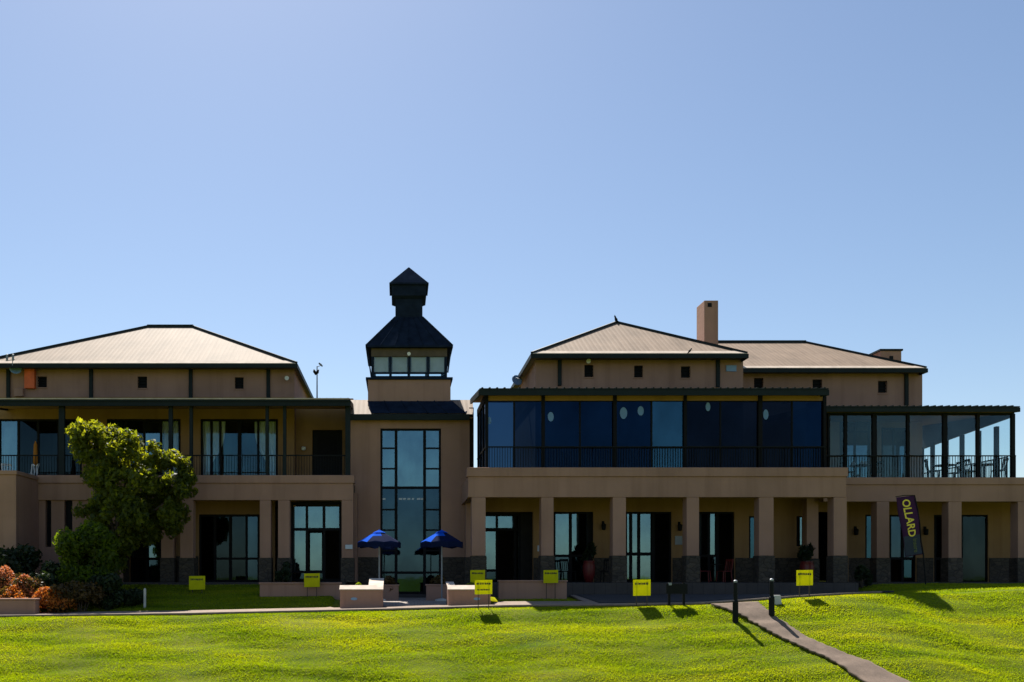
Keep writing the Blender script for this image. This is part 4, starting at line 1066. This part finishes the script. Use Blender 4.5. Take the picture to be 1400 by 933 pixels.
def letters(txt, v0, v1, u0, u1, mat, name):
    cu = bpy.data.curves.new('letter', 'FONT'); cu.body = txt; cu.size = 1; cu.resolution_u = 3
    try: cu.offset = .02
    except Exception: pass
    ob = bpy.data.objects.new('letter', cu); COL.objects.link(ob)
    dg = bpy.context.evaluated_depsgraph_get(); me = bpy.data.meshes.new_from_object(ob.evaluated_get(dg))
    bpy.data.objects.remove(ob)
    co = np.zeros(len(me.vertices)*3); me.vertices.foreach_get('co', co); co = co.reshape(-1,3)
    mn, mx = co.min(0), co.max(0); co = (co-mn)/np.maximum(mx-mn, 1e-6)
    off = wpos(fl_)
    for i, vtx in enumerate(me.vertices):
        # text runs down the banner, tops of the letters towards the right
        v = v0+(v1-v0)*co[i,0]; u = u0+(u1-u0)*co[i,1]
        vtx.co = bpt(u, v, -.014)-off
    me.materials.clear(); me.materials.append(mat); me.update()
    o = bpy.data.objects.new(name, me); COL.objects.link(o); o.parent = fl_
    return o
letters('OLLARD', .05, .68, .30, .74, M['gold'], 'lettering')
letters('insure', .72, .95, .55, .80, M['olive'], 'small_lettering')
fl_.location = (0,0,0)

# ------------------------------------------------------------------ furniture
def chair_proto(x, Y, z, rot, mat, lab, grp):
    r = empty('chair', (0,0,0), lab, 'chair', grp)
    MB().box(-.22,.22,-.22,.22,.43,.47).build('seat', mat, r, bevel=.015)
    b = MB(); b.bar((-.19,.20,.47),(-.20,.28,.92),.035); b.bar((.19,.20,.47),(.20,.28,.92),.035); b.bar((-.2,.28,.90),(.2,.28,.90),.06,.09)
    for k in (-.1,0,.1): b.bar((k,.21,.5),(k,.275,.88),.03,.015)
    b.build('backrest', mat, r)
    for sx in (-1,1):
        for sy in (-1,1): MB().bar((sx*.19,sy*.19,.43),(sx*.21,sy*.22,0),.035).build('leg', mat, r)
    r.location = (x,Y,z); r.rotation_euler.z = rot; return r
def place(proto, x, Y, z, rot, lab):
    c = copy_tree(proto); c.location = (x,Y,z); c.rotation_euler.z = rot; tag(c, lab); return c
zf = zg0-.02
grp = 'dark chairs in the conservatory'
ch = chair_proto(X(1276,39.6), 39.6, zf, R(70), M['black'], 'dark chair in the conservatory left of the thick central post', grp)
place(ch, X(1305,40.4), 40.4, zf, R(-80), 'dark chair facing the window just right of the thick conservatory post')
place(ch, X(1330,39.7), 39.7, zf, R(95), 'dark chair beside the white-topped table in the conservatory')
place(ch, X(1365,39.4), 39.4, zf, R(-100), 'dark chair at the right end of the conservatory')
place(ch, X(1160,40.0), 40.0, zf, R(80), 'dark chair left of the table with white napkins')
place(ch, X(1196,40.2), 40.2, zf, R(-80), 'dark chair right of the table with white napkins')
def table_proto(x, Y, z, lab, cloth_=True):
    r = empty('dining_table', (0,0,0), lab, 'table', 'tables in the conservatory')
    MB().tube([(0,0,.71),(0,0,.75)], .42, 24).build('tabletop', M['wood'], r)
    MB().tube([(0,0,.05),(0,0,.71)], .04, 10).tube([(0,0,0),(0,0,.05)], [.28,.22], 16).build('pedestal', M['black'], r)
    r.location = (x,Y,z); return r
tb = table_proto(X(1176,40.1), 40.1, zf, 'round dark table with white napkins behind the left conservatory panes')
place(tb, X(1292,40.0), 40.0, zf, 0, 'round dark table behind the thick conservatory post')
place(tb, X(1346,39.8), 39.8, zf, 0, 'round dark table near the bright right end of the conservatory')
b = MB(); xx = X(1176,40.1)
for dx, dy in ((-.28,0),(-.02,-.2),(.24,.02)):
    b.frustum((xx+dx-.09,xx+dx+.09,40.1+dy-.07,40.1+dy+.07), zf+.752, (xx+dx-.02,xx+dx+.02,40.1+dy-.01,40.1+dy+.01), zf+.93)
    o = b.build('napkin', M['white']); tag(o, 'folded white napkin on the conservatory table', 'napkin', 'white napkins on the conservatory table'); b = MB()
xx = X(1318,40.2); o = MB().tube([(xx,40.0,zf+.0),(xx,40.0,zf+.3),(xx,40.0,zf+.5),(xx,40.0,zf+.56)],[.10,.16,.14,.10],12).build('white_pot', M['white']); tag(o,'white pot on the conservatory floor among the chairs','pot')
# arcade furniture
grp = 'red chairs under the arcade'
rc = chair_proto(X(963,38.2), 38.2, 0, R(60), M['red'], 'red chair left of the small table under the arcade', grp)
place(rc, X(990,38.5), 38.5, 0, R(-70), 'red chair right of the small table under the arcade')
r = empty('cafe_table', (X(976,38.3),38.3,0), 'small dark table between the red chairs under the arcade', 'table')
x, y, z = r.location
MB().tube([(x,y,.70),(x,y,.74)],.32,20).build('tabletop', M['black'], r); MB().tube([(x,y,.04),(x,y,.70)],.03,8).tube([(x,y,0),(x,y,.04)],[.22,.18],14).build('pedestal', M['black'], r)
dk = place(rc, X(777,38.4), 38.4, 0, R(30), 'dark chair under the two-pane arcade window'); dk['group'] = 'dark chairs under the arcade'
dk2 = place(rc, X(830,38.5), 38.5, 0, R(-30), 'dark chair against the stone wall right of the red urn'); dk2['group'] = 'dark chairs under the arcade'
for d_ in (dk, dk2):
    for c in d_.children:
        c.data = c.data.copy(); c.data.materials[0] = M['black']
# balcony bits at far left
r = empty('furled_parasol', (X(48.5,39.8),39.8,zc0), 'furled orange parasol standing on the left balcony', 'parasol')
x, y, z = r.location; zt = Z(605,39.8)
MB().tube([(x,y,z),(x,y,zt+.08)],.02,8).build('pole', M['wood'], r)
MB().tube([(x,y,zt+.04),(x,y,zt-.1),(x,y,zt-.5),(x,y,zt-.85),(x,y,zt-.95)],[.02,.07,.09,.11,.05],9).build('canopy', M['orangecloth'], r)
MB().tube([(x,y,z),(x,y,z+.08)],[.22,.18],12).build('base', M['concrete'], r)
wc = place(rc, X(12,39.9), 39.9, zc0, R(40), 'white chair on the balcony at the far left'); wc2 = place(rc, X(41,39.9), 39.9, zc0, R(-30), 'white chair beside the furled orange parasol')
for d_ in (wc, wc2):
    d_['group'] = 'white chairs on the balcony'
    for c in d_.children: c.data = c.data.copy(); c.data.materials[0] = M['white']

# ------------------------------------------------------------------ vegetation
def leaf_cloud(points, normals, size, elong=1.6, jitter=.9):
    n = len(points); points = np.asarray(points); 
    d = rng.normal(size=(n,3))*jitter+np.asarray(normals); d /= np.linalg.norm(d,axis=1,keepdims=True)+1e-9
    a = np.cross(d, rng.normal(size=(n,3))); a /= np.linalg.norm(a,axis=1,keepdims=True)+1e-9
    b = np.cross(d, a); s = size*rng.uniform(.6,1.35,size=(n,1))
    L = a*s*elong/2; Wd = b*s/2
    V = np.stack([points-L, points-Wd*.9+L*.1+d*s*.10, points+L, points+Wd*.9+L*.1+d*s*.10], 1).reshape(-1,3)
    Fc = np.arange(n*4).reshape(n,4)
    return V, Fc
def clump_points(blobs, per, shell=.55):
    P_, N_ = [], []
    for c, r, w in blobs:
        k = int(per*w)
        d = rng.normal(size=(k,3)); d /= np.linalg.norm(d,axis=1,keepdims=True)
        rad = rng.uniform(shell,1.08,size=(k,1))**.6
        P_.append(np.array(c)+d*rad*np.array(r)); N_.append(d)
    return np.concatenate(P_), np.concatenate(N_)
# big tree
tY = 36.2; tz = Tz(X(158,tY),tY)
tree = empty('tree', (X(158,tY),tY,tz), 'leafy tree with a sunlit upper rim in front of the left wing', 'tree')
outline = [(86,606),(92,588),(110,573),(122,579),(137,571),(150,584),(164,580),(178,588),(190,586),(207,598),(222,606),(240,616),(257,629),(266,649),(272,671),(266,686),(268,702),(254,718),(249,730),(234,735),(223,743),(206,750),(190,765),(165,782),(142,778),(128,745),(108,716),(98,690),(112,676),(122,664),(112,652),(101,638),(104,622)]
def inside(px, py):
    c = False; j = len(outline)-1
    for i in range(len(outline)):
        (xi, yi), (xj, yj) = outline[i], outline[j]
        if (yi > py) != (yj > py) and px < (xj-xi)*(py-yi)/(yj-yi)+xi: c = not c
        j = i
    return c
def edge_dist(px, py):
    best = 1e9; j = len(outline)-1
    for i in range(len(outline)):
        (ax, ay), (bx, by) = outline[j], outline[i]; dx, dy = bx-ax, by-ay
        t = max(0, min(1, ((px-ax)*dx+(py-ay)*dy)/(dx*dx+dy*dy))); best = min(best, math.hypot(px-ax-t*dx, py-ay-t*dy)); j = i
    return best
blobs = []
while len(blobs) < 210:
    px, py = rnd.uniform(88,268), rnd.uniform(570,784)
    if not inside(px, py): continue
    dd = edge_dist(px, py); rad = rnd.uniform(7, 15)
    if dd < rad*.62: continue
    th = min(1.35, dd/F*tY*1.25); dep = tY+rnd.uniform(-1, 1)*th; rr_ = rad/F*tY
    blobs.append((P(px, py, dep), (rr_, rr_*1.1, rr_*.9), (rad/14)**2))
pts, nrm = clump_points(blobs, 170, .15)
V, Fc = leaf_cloud(pts, nrm, .115, 1.8)
np_mesh('crown', V, Fc, M['leaf'], tree)
b = MB(); x, y, z = tree.location
b.tube([(x,y,z-.2),(x+.03,y,z+.5),(x-.02,y,z+1.2),(x+.05,y,z+2.0)], [.17,.13,.115,.10], 10)
top = Vector((x+.03,y,z+1.6))
for (px, py) in ((130,610),(180,630),(235,680),(210,730),(150,690),(120,650)):
    e = Vector(P(px,py,tY+rnd.uniform(-.5,.5))); m = top.lerp(e,.5)+Vector((rnd.uniform(-.2,.2),0,.25)); b.tube([top+Vector((0,0,rnd.uniform(-.4,.3))), m, e], [.07,.045,.015], 7)
b.build('trunk', M['bark'], tree, smooth=True)
def shrub(name, px, py0, py1, wpx, Y, mat, lab, cat, per=260, leaf=.09, group=None, nb=14, stems=True, elong=1.8, up=.0, parts=None):
    x = X(px,Y); zb = min(Tz(x,Y), Z(py1,Y)); r = empty(name, (x,Y,zb), lab, cat, group)
    H = Z(py0,Y)-zb; Wd = wpx/F*Y; bl = []
    for k in range(nb):
        t = rnd.uniform(0,2*math.pi); q = math.sqrt(rnd.random()); h = rnd.uniform(.22,.9)
        wq = Wd/2*math.sqrt(max(.05,1-((h-.42)/.56)**2))*.74
        rr_ = Wd*rnd.uniform(.13,.22); bl.append(((x+q*wq*math.cos(t), Y+q*wq*.8*math.sin(t), zb+H*h*.95), (rr_,rr_,min(rr_,H*.28)), 1.0))
    p_, n_ = clump_points(bl, per, .3); n_ = n_+np.array([0,0,up])
    k_ = p_[:,2] > zb-.05; V, Fc = leaf_cloud(p_[k_], n_[k_], leaf, elong)
    np_mesh('foliage', V, Fc, mat, r)
    if stems:
        b = MB()
        for k in range(5): t = rnd.uniform(0,6.28); b.tube([(x+.05*math.cos(t),Y+.05*math.sin(t),zb-.1),(x+Wd*.25*math.cos(t),Y+Wd*.2*math.sin(t),zb+H*.6)],[.025,.008],6)
        b.build('stem', M['bark'], r)
    return r
shrub('bush', 117, 703, 806, 94, 33.9, M['leafbush'], 'rounded bush with a bright green left edge in front of the tree', 'bush', 330, .11, nb=30)
shrub('dark_shrub', 22, 742, 800, 90, 34.6, M['leafdark'], 'dark low shrub against the projecting left block', 'shrub', 260, .11)
shrub('dark_shrub', 62, 768, 812, 70, 33.4, M['leafdark'], 'dark low shrub between the orange flowers and the rounded bush', 'shrub', 260, .10)
shrub('dark_shrub', 142, 782, 836, 70, 33.0, M['leafdark'], 'dark green shrub spreading under the tree beside the path', 'shrub', 300, .09)
shrub('dark_shrub', 112, 792, 838, 60, 32.4, M['leafbrown'], 'brownish shrub between the orange flowers and the tree', 'shrub', 260, .08)
shrub('dark_shrub', 178, 800, 834, 40, 33.4, M['leafdark'], 'dark shrub at the right foot of the tree', 'shrub', 240, .09)
g_ = 'orange and pink flowering shrubs at the left'
def flowering(px, py0, py1, w, Y, mat, lab):
    r = shrub('flowering_shrub', px, py0+6, py1, w, Y, M['leafbrown'], lab, 'flowering shrub', 130, .08, g_, nb=10)
    zb = r.location.z; x = r.location.x; H = Z(py0,Y)-zb; Wd = w*1.15/F*Y
    n = 2600; t = rng.uniform(0,2*np.pi,n); q = np.sqrt(rng.random(n)); 
    hx = q*np.cos(t)*Wd/2; hy = q*np.sin(t)*Wd/2.4; top = H*(1-.45*q**2)*(.80+.18*np.sin(hx*5+px)*np.sin(hy*4+px))*(1-.75*rng.random(n)**2.2*q)
    pts = np.stack([x+hx, Y+hy, zb+top], 1); nn = np.stack([hx*.5, hy*.5, np.ones(n)], 1)
    V, Fc = leaf_cloud(pts, nn, .055, 1.5); np_mesh('blossom', V, Fc, mat, r)
flowering(8, 772, 818, 62, 33.0, M['flowerpink'], 'pinkish flowering shrub at the far left edge')
flowering(40, 783, 822, 60, 32.7, M['flowerpink'], 'pink-orange flowering shrub behind the orange ones')
flowering(24, 799, 826, 66, 32.2, M['flower'], 'orange flowering shrub just above the low left wall')
flowering(72, 797, 832, 58, 32.1, M['flower'], 'orange flowering shrub right of the low left wall')
shrub('round_shrub', 489, 791.5, 808, 20, YPn+.65, M['leaflime'], 'small rounded lime shrub in the left entrance planter', 'shrub', 170, .05, stems=False)
shrub('round_shrub', 643, 792, 808, 20, YPn+.65, M['leaflime'], 'small rounded lime shrub in the right entrance planter', 'shrub', 170, .05, stems=False)
shrub('reddish_plant', 531, 786, 801, 26, 35.7, M['leafbrown'], 'dark reddish plant in the block left of the tower door', 'plant', 120, .07, stems=False)
shrub('reddish_plant', 598, 786, 801, 26, 35.3, M['leafbrown'], 'dark reddish plant in the block right of the tower door', 'plant', 120, .07, stems=False)
shrub('dark_shrub', 388, 768, 797, 26, 37.6, M['leafdark'], 'dark leafy shrub between the paired left pillars behind the low wall', 'shrub', 200, .08)
def pot_plant(px, ypot, ybot, wpot, ytop, wl, Y, lab):
    x = X(px,Y); r = empty('potted_plant', (x,Y,0), lab, 'potted plant'); hw_ = wpot/2/F*Y; zt = Z(ypot,Y); zb = 0
    MB().tube([(x,Y,zb),(x,Y,zb+(zt-zb)*.35),(x,Y,zb+(zt-zb)*.75),(x,Y,zt-.04),(x,Y,zt)],[hw_*.6,hw_*.95,hw_,hw_*.85,hw_*.95],18).build('pot', M['red'], r, smooth=True)
    H = Z(ytop,Y)-zt; bl = []
    for k in range(10): bl.append(((x+rnd.uniform(-.5,.5)*wl/F*Y*.6, Y+rnd.uniform(-.15,.15), zt+H*rnd.uniform(.1,.85)),(.11,.11,.13),1))
    p_, n_ = clump_points(bl, 60, .2); V, Fc = leaf_cloud(p_, n_+np.array([0,0,.5]), .09, 3.0); np_mesh('foliage', V, Fc, M['leafdark'], r)
pot_plant(805, 767, 793, 17, 740, 22, 38.3, 'potted plant in a large red urn below the two-pane window')
pot_plant(1103, 768, 790, 19, 746, 28, 37.6, 'potted plant in a red pot behind the farthest right yellow sign')
shrub('dark_shrub', 1180, 772, 795, 24, 37.0, M['leafdark'], 'dark low shrub under the narrow window right of the arcade corner', 'shrub', 180, .08)

# grass blades on the visible lawn (one mass nobody could count)
def in_poly_path(x, y):
    m = np.zeros(len(x), bool)
    ys = np.array([ (a[1]+b[1])/2 for a, b in PATH_ROWS]); lx = np.array([a[0] for a, b in PATH_ROWS]); rx = np.array([b[0] for a, b in PATH_ROWS])
    o = np.argsort(ys); l = np.interp(y, ys[o], lx[o]); r = np.interp(y, ys[o], rx[o])
    j = rng.uniform(-.02,.13,len(x))**1
    return (x > l-.02+j) & (x < r+.02-j) & (y < ys.max()+.3)
def blades(n, x0, x1, y0, y1, h0, h1, keep):
    x = rng.uniform(x0,x1,n); y = rng.uniform(y0,y1,n); k = keep(x,y) & ~in_poly_path(x,y); x, y = x[k], y[k]; n = len(x)
    z = T(x,y)-.01; h = rng.uniform(h0,h1,n)*(1+.35*np.sin(x*1.3+y*2.1)*np.sin(x*.53-y*1.7)); a = rng.uniform(0,2*np.pi,n); w = rng.uniform(.009,.018,n)
    lx, ly = rng.normal(0,.5,n)*h, rng.normal(-.1,.5,n)*h
    p0 = np.stack([x-np.cos(a)*w, y-np.sin(a)*w, z],1); p1 = np.stack([x+np.cos(a)*w, y+np.sin(a)*w, z],1); p2 = np.stack([x+lx, y+ly, z+h],1)
    return np.stack([p0,p1,p2],1).reshape(-1,3)
V1 = blades(800000, -16, 24, 25.3, 31.2, .02, .045, lambda x, y: y < YE(x)-.0)
V2 = blades(60000, -13, -2.3, 31.9, 37.2, .03, .07, lambda x, y: (y > YE(x)+1.8) & (y < np.where(x > -5.1, 34.7, 37.2)))
V3 = blades(60000, 14, 27, 30, 37.2, .03, .07, lambda x, y: (y > YE(x)) & ((x > 16) | (y < YE(x)+.0)))
V4 = blades(9000, 3.5, 6.2, 31.7, 33.6, .03, .07, lambda x, y: (y > YE(x)+1.5))
V = np.concatenate([V1,V2,V3,V4]); gr = np_mesh('grass_blades', V, np.arange(len(V)).reshape(-1,3), M['blade'])
tag(gr, 'short sunlit lawn grass on the bank below the clubhouse', 'grass', kind='stuff')
